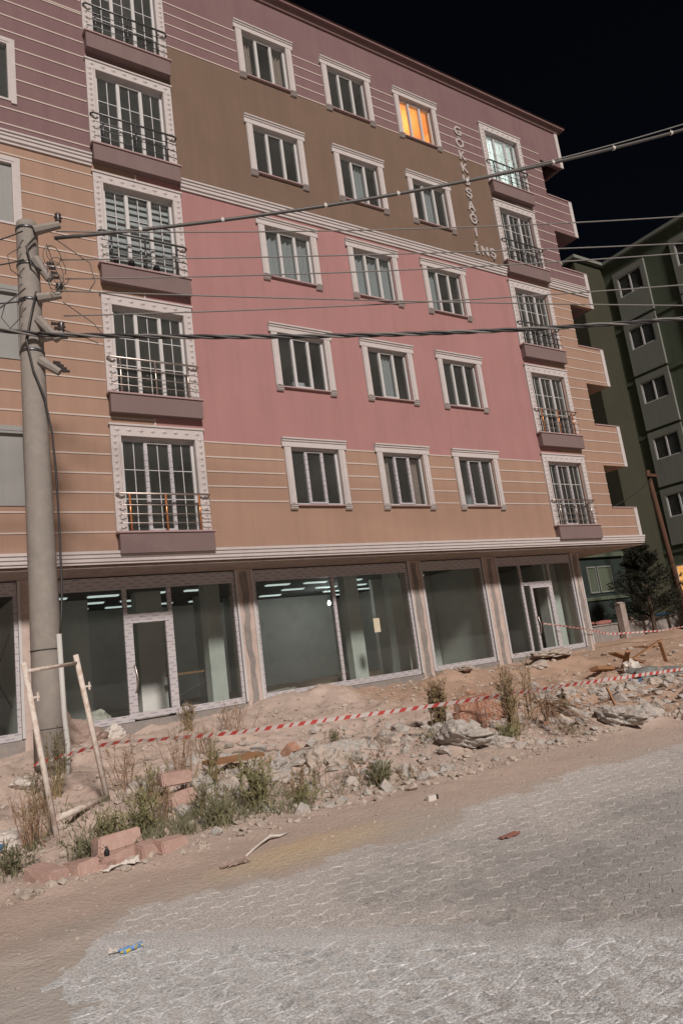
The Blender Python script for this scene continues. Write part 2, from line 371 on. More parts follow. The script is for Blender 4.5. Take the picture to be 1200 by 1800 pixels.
# ------------------------------------------------------------------ noise for the terrain
PERM = RNG.random((256, 256))
def vnoise(x, y):
    xi = np.floor(x).astype(int); yi = np.floor(y).astype(int); fx = x - xi; fy = y - yi
    fx = fx*fx*(3-2*fx); fy = fy*fy*(3-2*fy)
    g = lambda a, b: PERM[a % 256, b % 256]
    return (g(xi,yi)*(1-fx)+g(xi+1,yi)*fx)*(1-fy) + (g(xi,yi+1)*(1-fx)+g(xi+1,yi+1)*fx)*fy
def fbm(x, y, o=4):
    s = 0; a = .5
    for i in range(o): s = s + a*(vnoise(x*2**i+17*i, y*2**i+31*i)-.5); a *= .5
    return s
HEAPS = [(8.75,14.3,.34,1.1),(7.6,14.75,.16,.8),(12.4,13.7,.26,1.1),(15.0,12.9,.38,1.0),(14.0,12.2,.22,.8),(11.4,13.4,.18,.9),(12.8,12.2,.15,.8),
         (5.3,13.0,.18,.9),(4.2,10.6,.22,1.3),(6.0,11.2,.15,1.4),(5.3,8.4,.12,.6),(6.4,7.5,.24,.5),(7.0,7.45,.14,.4),(8.6,6.75,.2,.5),(9.2,6.6,.16,.5),
         (7.9,8.4,.12,.9),(1.2,10.8,.22,.9),(3.0,8.8,.10,.6),(2.6,12.2,.15,.8),(10.6,8.6,.14,.7),(11.6,7.6,-.18,.9),(13.0,7.4,-.14,.8),(10.2,7.2,-.10,.5),(14.8,9.9,.12,.8)]
def H(x, y):
    x = np.asarray(x, float); y = np.asarray(y, float)
    z = np.interp(y, [0,5.4,6.5,8,10,13,15.2,17,20,30], [0,0,.05,.16,.28,.45,.56,.66,.72,.8])
    left = np.clip((2.9-x)/1.2, 0, 1)*np.clip((y-11)/3, 0, 1)
    z = z - left*.22
    rough = np.clip((y-5.9)/1.4, 0, 1)*np.clip((26-y)/6, .25, 1)
    z = z + rough*(fbm(x*.9, y*.9, 3)*.28 + fbm(x*3.1+9, y*3.1, 4)*.20 + fbm(x*9+3, y*9, 3)*.10)
    z = z + np.clip((y-5.2)/.8, 0, 1)*fbm(x*1.7, y*1.7, 3)*.04 - .014*np.clip((5.12+.22*np.sin(x*1.3)+.12*np.sin(x*4.1+1)+fbm(x*2.3,y*2.3,3)*.5-y)/.22,0,1)+.006*np.clip((y-4.6)/.4,0,1)
    for hx, hy, hh, hr in HEAPS:
        d = np.sqrt((x-hx)**2+(y-hy)**2)/hr
        z = z + hh*np.exp(-d*d*1.9)*(1+.5*fbm(x*4+hx, y*4, 3))
    z = z + (.034*np.clip((1.55-x+fbm(x*2.1, y*2.1, 3)*1.1)/1.3, 0, 1)**.8+.012*fbm(x*9, y*9, 3)*np.clip((2.2-x)/.8, 0, 1))*np.clip((y-3.0)/.6, 0, 1)*np.clip((5.6-y)/.3, 0, 1)
    return z
def h(x, y): return float(H(x, y))

# ================================================================== GROUND
def axis(segs):
    out = [segs[0][0]]
    for a, b, st in segs:
        n = max(1, int(round((b-a)/st))); out += list(a + (b-a)*(np.arange(1, n+1)/n))
    return np.array(out)
gx = axis([(-300,-20,40),(-20,-3,1.5),(-3,0,.3),(0,11,.06),(11,17,.1),(17,40,.5),(40,320,40)])
gy = axis([(-300,-10,40),(-10,0,1),(0,3.2,.2),(3.2,6,.045),(6,10.5,.06),(10.5,15.4,.09),(15.4,30,.5),(30,320,40)])
GX, GY = np.meshgrid(gx, gy); GZ = H(GX, np.clip(GY, -10, 30))
nx, ny = len(gx), len(gy)
gv = np.stack([GX, GY, GZ], -1).reshape(-1, 3)
ii, jj = np.meshgrid(np.arange(nx-1), np.arange(ny-1)); q0 = (jj*nx+ii).ravel()
gf = np.stack([q0, q0+1, q0+nx+1, q0+nx], -1)
me = bpy.data.meshes.new('ground'); me.from_pydata(gv.tolist(), [], gf.tolist()); me.materials.append(M['ground'])
me.polygons.foreach_set('use_smooth', [True]*len(me.polygons)); me.update()
ground = bpy.data.objects.new('ground', me); COL.objects.link(ground)
tag(ground, 'pale sandy building plot rising from the dusty street to the shops', None, None, 'structure')

# ------------------------------------------------------------------ street: joint sand sheet, interlocking pavers, worn flagstones
EDGE = lambda x: 5.3 + .22*math.sin(x*1.3) + .12*math.sin(x*4.1+1)
COARSE = lambda x, y: x + .86*y - 5.52 + .06*math.sin(5*x)         # <0 : worn apron near the photographer
sb = MB()
xs = [-12 + .4*i for i in range(80)]
for a, b_ in zip(xs[:-1], xs[1:]):
    sb.quad((a, -8, .0058), (b_, -8, .0058), (b_, EDGE(b_)-.10, .0058), (a, EDGE(a)-.10, .0058))
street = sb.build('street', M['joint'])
tag(street, 'paved street dusted with pale sand in front of the building plot', None, None, 'structure')

PL, PW = .245, .145
def paver_profile():
    a = .026; g = .0035
    f = lambda u: a*(1 - abs(((u*2) % 1.0)*2-1))*1.6 - a*.8      # period half a stone, so half-bond rows nest
    us = [0, .125, .25, .375, .5, .625, .75, .875, 1]
    low = [(u*PL, f(u)) for u in us]; top = [(u*PL, PW+f(u)) for u in reversed(us)]
    c = Vector((PL/2, PW/2)); pts = low + top
    out = []
    for (x, y) in pts:
        out.append((x - c.x, y - c.y))
    k = (1-2*g/PL, 1-2*g/PW)
    return [(x*k[0], y*k[1]) for x, y in out]
def slab_mesh(name, prof, mat, z0, z1, bev=.007, warp=0, drop=.6):
    n = len(prof); c = (sum(p[0] for p in prof)/n, sum(p[1] for p in prof)/n)
    ins = []
    for p in prof:
        d = math.hypot(p[0]-c[0], p[1]-c[1]) or 1; k = max(0, 1-bev/d); ins.append((c[0]+(p[0]-c[0])*k, c[1]+(p[1]-c[1])*k))
    v = [(x, y, z0) for x, y in prof] + [(x, y, z1-bev*drop) for x, y in prof] + [(x, y, z1+random.uniform(-warp, warp)) for x, y in ins]
    f = []
    for a in (0, n):
        for i in range(n):
            j = (i+1) % n; f.append((a+i, a+j, a+n+j, a+n+i))
    f.append(tuple(range(2*n, 3*n)))
    me = bpy.data.meshes.new(name); me.from_pydata(v, [], f); me.materials.append(mat); return me
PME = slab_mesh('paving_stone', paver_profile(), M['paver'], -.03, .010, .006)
cands = []
for r in range(0, 46):
    y = -.5 + r*PW
    for c in range(-6, 60):
        x = c*PL + (PL/2 if r % 2 else 0)
        if COARSE(x, y) > .05 and y < EDGE(x)-.05 and x < 13:
            P = Vector((x, y, 0)) - CAM; d = P.dot(FW)
            if d < .3: continue
            px, py = 600+fpx*P.dot(RI)/d, 900-fpx*P.dot(UP)/d
            vis = -40 < px < 1240 and 900 < py < 1840
            cands.append((0 if vis else 1, d, x, y))
cands.sort()
rest = MB()
prof = paver_profile()
for i, (nv, d, x, y) in enumerate(cands):
    tz = random.gauss(0, .0012) - (.0023 if random.random() < .06 else 0); rz = random.gauss(0, .02)
    if i < 290:
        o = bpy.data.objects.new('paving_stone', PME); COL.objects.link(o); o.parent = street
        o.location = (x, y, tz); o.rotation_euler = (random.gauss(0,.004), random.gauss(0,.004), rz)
    elif i < 1100:
        n = len(rest.v); k = len(prof)
        rest.v += [(x+p[0], y+p[1], -.02) for p in prof] + [(x+p[0], y+p[1], .009+tz) for p in prof]
        for a in range(k):
            b_ = (a+1) % k; rest.f.append((n+a, n+b_, n+k+b_, n+k+a)); rest.mi.append(0)
        rest.f.append(tuple(range(n+k, n+2*k))); rest.mi.append(0)
ro = rest.build('paving_stones', M['paver'], street); ro['kind'] = 'stuff'

# drift of pale sand along the line where the pavers meet the worn flagstones
dm = MB(); prev = None
for i in range(150):
    yy = 5.0 - i*.03; xc = 5.50 - .86*yy
    w1 = .05+.10*float(vnoise(np.array(yy*3.1), np.array(2.7)))+.06*float(vnoise(np.array(yy*9.), np.array(8.1))); w2 = .04+.09*float(vnoise(np.array(yy*3.7), np.array(12.7)))+.05*float(vnoise(np.array(yy*11.), np.array(5.1)))
    row = ((xc-w1, yy-w1*.86, .0085), (xc, yy, .0165), (xc+w2, yy+w2*.86, .0085))
    if prev:
        dm.quad(prev[0], prev[1], row[1], row[0]); dm.quad(prev[1], prev[2], row[2], row[1])
    prev = row
tag(dm.build('sand_drift', M['joint'], None, True), 'pale sand drifted along the joint of two pavings', None, None, 'stuff')

# worn flagstones: jittered hexagons sharing their corners, flattened along the street
apron = MB()
for a, b_ in zip(xs[:-1], xs[1:]):
    apron.quad((a, -8, .0098), (b_, -8, .0098), (b_, max(-8, min(EDGE(b_)-.6, (5.50-b_)/.86)), .0098), (a, max(-8, min(EDGE(a)-.6, (5.50-a)/.86)), .0098))
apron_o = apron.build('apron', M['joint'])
tag(apron_o, 'strip of worn flagstones caked with pale dust nearest the photographer', None, None, 'structure')
S = .15; JV = {}
def hexv(i, j):
    # vertices of a brick-like hex lattice
    if (i, j) not in JV:
        JV[(i, j)] = (i*S + random.uniform(-.5,.5)*S*1.0, j*S*.75 + (S*.18 if (i+j) % 2 else -S*.18) + random.uniform(-.3,.3)*S*.75)
    return JV[(i, j)]
cell = []
for j in range(-10, 62):
    for i in range(-14 + (j % 2), 44, 2):
        vsx = [hexv(i,j), hexv(i+1,j), hexv(i+2,j), hexv(i+2,j+1), hexv(i+1,j+1), hexv(i,j+1)]
        cx = sum(p[0] for p in vsx)/6; cyy = sum(p[1] for p in vsx)/6
        if COARSE(cx, cyy) > -.05 or cyy > EDGE(cx)-.75: continue
        P = Vector((cx, cyy, 0)) - CAM; d = P.dot(FW)
        if d < .2: continue
        px, py = 600+fpx*P.dot(RI)/d, 900-fpx*P.dot(UP)/d
        vis = -60 < px < 1260 and 1200 < py < 1860
        cell.append((0 if vis else 1, d, cx, cyy, vsx))
cell.sort(key=lambda t: t[:2])
ar = MB()
for i, (nv, d, cx, cyy, vsx) in enumerate(cell):
    g = 1-random.uniform(.008, .03)/S*1.4
    prof2 = []
    for k in range(6):
        a, b_ = vsx[k], vsx[(k+1) % 6]
        for t in (0, .33, .67):
            jx, jy = (0, 0) if t == 0 else (random.gauss(0,.012), random.gauss(0,.009))
            prof2.append((((a[0]+(b_[0]-a[0])*t)-cx)*g+jx, ((a[1]+(b_[1]-a[1])*t)-cyy)*g+jy))
    for _ in range(1):
        prof2 = [q for a, b_ in zip(prof2, prof2[1:]+prof2[:1]) for q in ((a[0]*.75+b_[0]*.25, a[1]*.75+b_[1]*.25), (a[0]*.25+b_[0]*.75, a[1]*.25+b_[1]*.75))]
    if i < 295:
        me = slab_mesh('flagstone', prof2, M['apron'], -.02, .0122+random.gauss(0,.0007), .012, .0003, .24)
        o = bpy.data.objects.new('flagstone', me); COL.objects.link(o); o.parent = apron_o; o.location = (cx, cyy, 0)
    elif i < 900:
        n = len(ar.v); k = len(prof2)
        ar.v += [(cx+p[0], cyy+p[1], -.01) for p in prof2] + [(cx+p[0], cyy+p[1], .012) for p in prof2]
        for a in range(k):
            b_ = (a+1) % k; ar.f.append((n+a, n+b_, n+k+b_, n+k+a)); ar.mi.append(0)
        ar.f.append(tuple(range(n+k, n+2*k))); ar.mi.append(0)
if ar.v:
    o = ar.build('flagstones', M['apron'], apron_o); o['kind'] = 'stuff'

def lump(name, c, r, mat, seed, sub=2, amp=.35, flat=1.0, parent=None):
    bm = bmesh.new(); bmesh.ops.create_icosphere(bm, subdivisions=sub, radius=1.0)
    rr = random.Random(seed); ph = [rr.uniform(0, 6.3) for _ in range(9)]; fr = [rr.uniform(1.2, 3.4) for _ in range(9)]
    planes = [(Vector((rr.gauss(0,1), rr.gauss(0,1), rr.gauss(0,1))).normalized(), rr.uniform(.55, .85)) for _ in range(9)]
    for v in bm.verts:
        p = v.co.copy()
        for n_, dd in planes:
            k = p.dot(n_)
            if k > dd: p -= n_*(k-dd)
        s = 1 + amp*.4*(math.sin(fr[0]*p.x*2+ph[0])*math.sin(fr[1]*p.y*2+ph[1]) + .5*math.sin(fr[2]*p.z*5+ph[2])*math.sin(fr[3]*p.x*5+ph[3]))
        if sub > 2:
            q = p*3.1 + Vector((ph[0], ph[1], ph[2]))
            s += .13*(mnoise.fractal(q, 1.0, 2.1, 4))*(1.0 if amp > .3 else .4)
        p *= s; v.co = Vector((p.x*r[0], p.y*r[1], p.z*r[2]))
    me = bpy.data.meshes.new(name); bm.to_mesh(me); bm.free(); me.materials.append(mat)
    o = bpy.data.objects.new(name, me); COL.objects.link(o); o.location = c; o.rotation_euler = (0, 0, rr.uniform(0, 6.3)); return o

# ================================================================== APARTMENT BUILDING
D = 14.06; SHOP = 15.3; TOPZ = 20.0
bld = empty('apartment_building', (12, SHOP, .6))
tag(bld, 'five storey pink, tan and brown apartment block with white window surrounds over empty shops', 'building')
COLX = {'B': (8.111, 9.979), 'C': (10.873, 12.700), 'D': (13.569, 15.393), 'A': (4.062, 6.133), 'E': (17.366, 19.374)}
X0, X1 = -2.5, 20.45
def winrect(c, k):
    a, b_ = COLX[c]; z = 3*k
    if c in 'AE': return (a+.215, b_-.215, 4.495+z, 6.55+z)
    return (a+.235, b_-.235, 5.11+z, 6.545+z)
openings = [winrect(c, k) for c in 'ABCDE' for k in range(5)]
LEFTX = [(.55, 2.42)]
for k in range(5): openings.append((.55, 2.44, 5.05+3*k, 6.55+3*k))
MIDZ0, MIDZ1 = 12.95, 13.22
def wall_panel(name, x0, x1, z0, z1, mat):
    xsb = sorted({x0, x1} | {v for o in openings for v in o[:2] if x0 < v < x1})
    zsb = sorted({z0, z1} | {v for o in openings for v in o[2:] if z0 < v < z1})
    m = MB()
    for a, b_ in zip(xsb[:-1], xsb[1:]):
        for c, d in zip(zsb[:-1], zsb[1:]):
            mx, mz = (a+b_)/2, (c+d)/2
            if any(o[0] < mx < o[1] and o[2] < mz < o[3] for o in openings): continue
            m.quad((a,D,c),(b_,D,c),(b_,D,d),(a,D,d)); m.quad((b_,D+.24,c),(a,D+.24,c),(a,D+.24,d),(b_,D+.24,d))
    return m.build(name, mat, bld)
XS1, XS2 = 5.05, 18.37
wall_panel('wall', X0, XS1, 3.85, MIDZ0+.1, M['tan'])
wall_panel('wall', XS1, XS2, 3.85, 6.56, M['tan'])
wall_panel('wall', XS1, XS2, 6.56, MIDZ0+.1, M['pink'])
wall_panel('wall', XS2, X1, 3.85, MIDZ0+.1, M['tan'])
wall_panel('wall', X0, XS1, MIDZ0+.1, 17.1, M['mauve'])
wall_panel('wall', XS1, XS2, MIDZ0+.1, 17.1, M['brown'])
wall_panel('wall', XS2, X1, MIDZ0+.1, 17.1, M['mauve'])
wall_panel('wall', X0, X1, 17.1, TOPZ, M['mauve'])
m = MB(); m.quad((X1,D,3.85),(X1,D+12,3.85),(X1,D+12,TOPZ),(X1,D,TOPZ)); m.quad((X0,D+12,3.85),(X0,D,3.85),(X0,D,TOPZ),(X0,D+12,TOPZ)); m.quad((X1,D+12,.2),(X0,D+12,.2),(X0,D+12,TOPZ),(X1,D+12,TOPZ))
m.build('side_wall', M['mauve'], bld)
# eave and roof
m = MB(); m.prism([(D-.2, TOPZ-.02), (D-.2, TOPZ+.06), (D+13, TOPZ+.06), (D+13, TOPZ-.02)], 'x', X0-.3, 22.05)
m.build('eave', M['eave'], bld)
m = MB(); m.prism([(D-.001, 19.84), (D-.001, TOPZ-.025), (D-.09, TOPZ-.025), (D-.05, 19.84)], 'x', X0, 21.78); m.build('cornice', M['eave'], bld)
m = MB()
a0, a1, b0, b1, zt, zr = X0-.4, 22.1, D-.24, D+13, TOPZ+.065, TOPZ+1.2
rv = [(a0,b0,zt),(a1,b0,zt),(a1,b1,zt),(a0,b1,zt),(a0+6,(b0+b1)/2,zr),(a1-6,(b0+b1)/2,zr)]
m.v = rv; m.f = [(0,1,5,4),(1,2,5),(2,3,4,5),(3,0,4),(3,2,1,0)]; m.mi = [0]*5
roof = m.build('roof', M['roof'], bld)
# soffit under the overhang, moulding
m = MB(); m.box(X0, 21.75, D+.02, D+12, 3.80, 3.845); m.build('soffit', M['soffit'], bld)
MOULD = [(D+.001,3.86),(D-.05,3.86),(D-.05,3.90),(D-.08,3.91),(D-.08,3.97),(D-.105,3.985),(D-.105,4.05),(D-.13,4.06),(D-.13,4.115),(D+.001,4.125)]
m = MB(); m.prism(MOULD, 'x', X0, 21.76); m.build('moulding', M['trim'], bld)
MM = [(D+.001,12.95),(D-.04,12.95),(D-.04,13.0),(D-.075,13.02),(D-.075,13.09),(D-.10,13.105),(D-.10,13.165),(D-.13,13.175),(D-.13,13.215),(D+.001,13.225)]
for a, b_ in ((X0, 4.055), (6.14, 17.36), (19.38, 21.6)):
    m = MB(); m.prism(MM, 'x', a, b_); m.build('moulding', M['trim'], bld)
# white strips: every band line is a piece of its own, cut at the window surrounds
solid = []
for c in 'ABCDE':
    for k in range(5):
        a, b_ = COLX[c]
        if c in 'AE': solid.append((a-.01, b_+.01, 3.99+3*k if k else 3.9, 6.81+3*k))
        else: solid.append((a+.03, b_-.03, 4.98+3*k, 6.78+3*k))
for k in range(5): solid.append((.5, 2.55, 5.0+3*k, 6.62+3*k))
def hstrip(x0, x1, z, w=.032):
    segs = [(x0, x1)]
    for (a, b_, c, d) in solid:
        if c < z < d:
            ns = []
            for (p, q) in segs:
                if b_ <= p or a >= q: ns.append((p, q)); continue
                if a > p: ns.append((p, a))
                if b_ < q: ns.append((b_, q))
            segs = ns
    for p, q in segs:
        if q-p < .12: continue
        m = MB(); m.box(p, q, D-.014, D+.002, z-w/2, z+w/2); m.build('trim_strip', M['strip'], bld)
z = 4.52
while z < 12.8:
    hstrip(X0, XS1 if z < 20 else 0, z); z += .41
z = 13.45
while z < 17.05: hstrip(X0, XS1, z); z += .40
for z in (5.19, 5.53, 5.87, 6.21, 6.56): hstrip(XS1+.6, XS2-.9, z)
for z in (17.1, 17.43, 17.77, 18.1, 18.43): hstrip(X0, XS2, z)
RZ = [4.43+.372*i for i in range(39)]
for z in RZ:
    if not MIDZ0-.08 < z < MIDZ1+.08: hstrip(XS2+.2, X1, z)
for zz in (7.0+3*k for k in range(0, 3)):
    m = MB(); m.box(XS1-.02, XS1+.02, D-.013, D+.002, zz-.2, zz+.03); m.build('trim_strip', M['strip'], bld)
m = MB(); m.box(XS1-.02, XS1+.02, D-.013, D+.002, 6.8, 7.04)
# right hand balconies
for k in range(6):
    z0 = (3.85, 6.56, 9.52, 12.53, 15.42, 18.35)[k]; z1 = (5.08, 8.0, 10.9, 13.9, 16.88, 19.98)[k]
    col = M['tan'] if k < 3 else M['mauve']
    m = MB()
    if k == 3:
        m.box(X1+.002, 21.6, D, D+.14, z0, MIDZ0+.1, 1); m.box(X1+.002, 21.6, D, D+.14, MIDZ0+.1, z1, 0)
    else: m.box(X1+.002, 21.6, D, D+.14, z0, z1, 0)
    m.box(21.6, 21.74, D+.02, D+1.25, z0, z1, 0)
    if k < 5: m.box(X1+.002, 21.6, D+.14, D+1.25, z0+.001, z0+.16, 0)
    bp = m.build('balcony_parapet', [col, M['tan']], bld)
    m = MB(); m.box(21.6, 21.775, D-.03, D+.018, z0+(.27 if k == 0 else 0), z1+.01); m.build('edge_trim', M['trim'], bp)
    if k < 5:
        m = MB(); m.box(X1+.003, 21.78, D-.03, D+.17, z1, z1+.035); m.build('coping', M['ledge_cap'], bp)
    for zs in RZ:
        if k < 5 and z0+(.28 if k == 0 else .05) < zs < z1-.04 and not MIDZ0-.08 < zs < MIDZ1+.08:
            m = MB(); m.box(X1+.002, 21.598, D-.014, D+.002, zs-.016, zs+.016); m.build('trim_strip', M['strip'], bp)
# floors and partitions behind the windows
for k in range(6):
    m = MB(); z = 4.20+3*k - (.0 if k else -.0)
    m.box(X0, X1-.02, D+.245, D+11.9, z-.12, z+.12 if k < 5 else 19.6); m.build('floor_slab', M['interior_dim'], bld)
part_x = [2.75, 7.1, 10.42, 13.13, 16.4]
for k in range(5):
    z0, z1 = 4.325+3*k, 7.075+3*k
    for x in part_x:
        m = MB(); m.box(x-.06, x+.06, D+.245, D+4.6, z0, z1); m.build('partition_wall', M['interior'], bld)
    m = MB(); m.box(X0, X1-.02, D+4.6, D+4.75, z0, z1); m.build('back_wall', M['interior'], bld)

# window kit (shared meshes, local coords: x,z from the opening's lower left corner, y=0 at the wall face)
def frame_mesh(w, hh, film=False, mid_sash=True):
    m = MB(); y0, y1 = .07, .14; t = .06
    mi = 1 if film else 0
    m.box(0, t, y0, y1, 0, hh); m.box(w-t, w, y0, y1, 0, hh)
    m.box(t, w-t, y0, y1, hh-t, hh); m.box(t, w-t, y0, y1, 0, t)
    for fx in (1/3, 2/3):
        m.box(w*fx-.04, w*fx+.04, y0-.004, y1, t, hh-t, mi)
    return m.mesh('window', [M['pvc'], M['film']])
def sash_mesh(w, hh, film):
    m = MB(); y0, y1, t = .055, .066, .045; a, b_ = w/3-.03, w*2/3+.03
    m.box(a, a+t, y0, y1, .05, hh-.05); m.box(b_-t, b_, y0, y1, .05, hh-.05)
    m.box(a+t, b_-t, y0, y1, hh-.05-t, hh-.05); m.box(a+t, b_-t, y0, y1, .05, .05+t)
    return m.mesh('sash', [M['film'] if film else M['pvc']])
def pane_mesh(w, hh):
    m = MB(); m.box(0, w/3-.08, .10, .106, .06, hh-.06); return m.mesh('pane', [M['glass']])
def surround_win():
    m = MB(); W = 1.85; HT = 1.80   # origin at lower left of the outer surround
    j0, j1 = .055, .235
    m.box(j0, j1, -.05, 0, .13, 1.56); m.box(W-j1, W-j0, -.05, 0, .13, 1.56)
    m.box(j0+.03, j1-.05, -.065, -.0501, .16, 1.54); m.box(W-j1+.05, W-j0-.03, -.065, -.0501, .16, 1.54)
    for a in (j0-.005, W-j1-.005):
        m.prism([(0.001,0),(-.05,0),(-.085,.035),(-.06,.055),(-.095,.08),(-.07,.10),(-.10,.125),(0.001,.13)], 'x', a, a+.19)
    m.prism([(0.001,1.562),(-.06,1.562),(-.06,1.68),(-.085,1.70),(-.085,1.735),(-.115,1.75),(-.115,1.785),(0.001,1.79)], 'x', 0, W)
    # reveal lining
    a, b_, c, d = j1, W-j1, .125, 1.56
    m.box(a-.012, a, -.002, .24, c, d); m.box(b_, b_+.012, -.002, .24, c, d); m.box(a, b_, -.002, .24, d, d+.012)
    return m.mesh('surround', [M['trim']])
def sill_mesh(w, y0=-.075):
    m = MB(); m.box(-.0, w, y0, .22, -.03, 0.0); return m.mesh('sill', [M['ledge_cap']])
def surround_french():
    m = MB(); W = 2.05; HT = 2.32; j = .215
    m.box(0, j, -.055, 0, 0, HT-.25); m.box(W-j, W, -.055, 0, 0, HT-.25); m.box(0, W, -.06, 0, HT-.249, HT-.02); m.box(-.03, W+.03, -.085, 0, HT-.0199, HT+.02)
    for a in (j-.045, W-j+.005): m.box(a, a+.04, -.075, -.0551, .0, HT-.25)
    m.box(j-.045, W-j+.045, -.078, -.0601, HT-.249, HT-.21)
    def dia(x, z, rx, rz, y):
        n = len(m.v); m.v += [(x-rx,y,z),(x,y,z-rz),(x+rx,y,z),(x,y,z+rz),(x,y-.03,z)]
        for i in range(4): m.f.append((n+i, n+(i+1) % 4, n+4)); m.mi.append(0)
    for i in range(15):
        for x in (.085, W-.085): dia(x, .08+i*.142, .055, .06, -.0553)
    for i in range(8): dia(.14+i*(W-.28)/7, HT-.12, .07, .05, -.0603)
    a, b_, d = j, W-j, HT-.265
    m.box(a-.012, a, -.002, .24, 0, d); m.box(b_, b_+.012, -.002, .24, 0, d); m.box(a, b_, -.002, .24, d, d+.012)
    return m.mesh('surround', [M['trim']])
def muntin_mesh(w, hh):
    m = MB(); pw = w/3-.08
    m.box(pw/2-.009, pw/2+.009, .092, .099, .07, hh-.07)
    for fz in (.36, .67): m.box(0, pw, .090, .0975, hh*fz-.009, hh*fz+.009)
    return m.mesh('glazing_bar', [M['pvc']])
Ww, Wh = 1.38, 1.435; Fw, Fh = 1.62, 2.055
KIT = {}
for film in (False, True):
    KIT['wf', film] = frame_mesh(Ww, Wh, film); KIT['ws', film] = sash_mesh(Ww, Wh, film)
    KIT['ff', film] = frame_mesh(Fw, Fh, film); KIT['fs', film] = sash_mesh(Fw, Fh, film)
KIT['wp'] = pane_mesh(Ww, Wh); KIT['fp'] = pane_mesh(Fw, Fh); KIT['wsur'] = surround_win(); KIT['fsur'] = surround_french()
KIT['wsill'] = sill_mesh(Ww); KIT['mun'] = muntin_mesh(Fw, Fh)
def rail_meshes():
    W = 1.95
    m = MB(); pts = [(-.02, .02, .79), (-.03, -.03, .80), (.02, -.085, .80), (W-.02, -.085, .80), (W+.04, -.04, .80), (W+.03, .02, .79)]
    m.tube(pts, .024, 8); top = m
    m = MB(); m.tube([(0, 0, 0), (0, 0, .79)], .022, 8); post = m
    m = MB(); m.tube([(-.03, 0, 0), (.0, -.018, 0), (W-.08, -.018, 0), (W-.04, .0, -.012)], .010, 6); rod = m
    m = MB(); m.lathe((0,0,0), [(.0,-.016),(.014,-.012),(.018,0),(.014,.012),(.0,.016)], 8); ball = m
    return top, post, rod, ball
RT, RP, RR, RB = rail_meshes()
RAIL = {}
for key, mt, mp in (('film', 'steel', 'copper_film'), ('dark', 'dark_steel', 'dark_steel'), ('steel', 'steel', 'steel')):
    RAIL[key] = (RT.mesh('balcony_railing', [M[mt]], True), RP.mesh('post', [M[mp]], True), RR.mesh('rod', [M['steel' if key != 'dark' else 'dark_steel']], True))
LEDGE = MB(); LEDGE.box(.02, 2.05, -.18, 0, -.45, -.035); LEDGE = LEDGE.mesh('balcony_ledge', [M['ledge']])
LCAP = MB(); LCAP.box(-.02, 2.09, -.21, .22, -.034, 0); LCAP = LCAP.mesh('coping', [M['ledge_cap']])
def curtain_mesh(name, w, hh, y, mat, folds=9, amp=.025):
    m = MB(); n = folds*6
    for i in range(n):
        xa, xb = w*i/n, w*(i+1)/n
        ya, yb = y+amp*math.sin(2*math.pi*folds*i/n), y+amp*math.sin(2*math.pi*folds*(i+1)/n)
        m.quad((xa,ya,0),(xb,yb,0),(xb,yb,hh),(xa,ya,hh))
    me = m.mesh(name, [mat], True); return me
CUR = curtain_mesh('curtain', Ww, Wh, .22, M['curtain']); CURH = curtain_mesh('curtain', Ww*.34, Wh, .20, M['curtain'], 4)
DRAPE = curtain_mesh('drape', .30, Wh, .24, M['sack_tan'], 3, .03)
m = MB()
for i in range(13): m.box(0, Fw, .19, .196, Fh-.16*(i+1)+.05, Fh-.16*i-.02)
BLIND = m.mesh('zebra_blind', [M['blind']])
for c in 'BCD':
    for k in range(5):
        x0, x1, z0, z1 = winrect(c, k); film = (k == 0)
        w_ = inst('window', KIT['wf', film], bld, (x0, D, z0))
        inst('sash', KIT['ws', film], w_, (x0, D, z0))
        for q in range(3): inst('pane', KIT['wp'], w_, (x0+.04+q*Ww/3+(0 if q else .02), D, z0))
        inst('surround', KIT['wsur'], w_, (COLX[c][0], D, 4.985+3*k)); inst('sill', KIT['wsill'], w_, (x0, D, z0))
        if (c, k) in (('B', 2), ('C', 2)): inst('curtain', CUR, w_, (x0, D, z0))
        if (c, k) in (('D', 3), ('C', 1), ('C', 3)): inst('curtain', CURH, w_, (x0+Ww*.34, D, z0))
        if (c, k) == ('D', 2): inst('curtain', CURH, w_, (x0+.02, D, z0))
        if (c, k) in (('B', 0), ('D', 0)): inst('curtain', CURH, w_, (x0+Ww*(.66 if c == 'D' else .0), D+.9, z0))
        if (c, k) in (('B', 1), ('B', 3), ('C', 4), ('D', 1)):
            m = MB(); xx = x0+Ww*random.choice((.1, .45, .6)); m.box(xx, xx+random.uniform(.3,.5), D+.5, D+1.0, z0-.7, z0+random.uniform(.25,.6)); m.build('cabinet', M['blind' if c != 'C' else 'wood'], w_)
        if (c, k) in (('B', 4), ('C', 0)): inst('drape', DRAPE, w_, (x0+.05, D, z0)); inst('drape', DRAPE, w_, (x0+Ww-.36, D, z0))
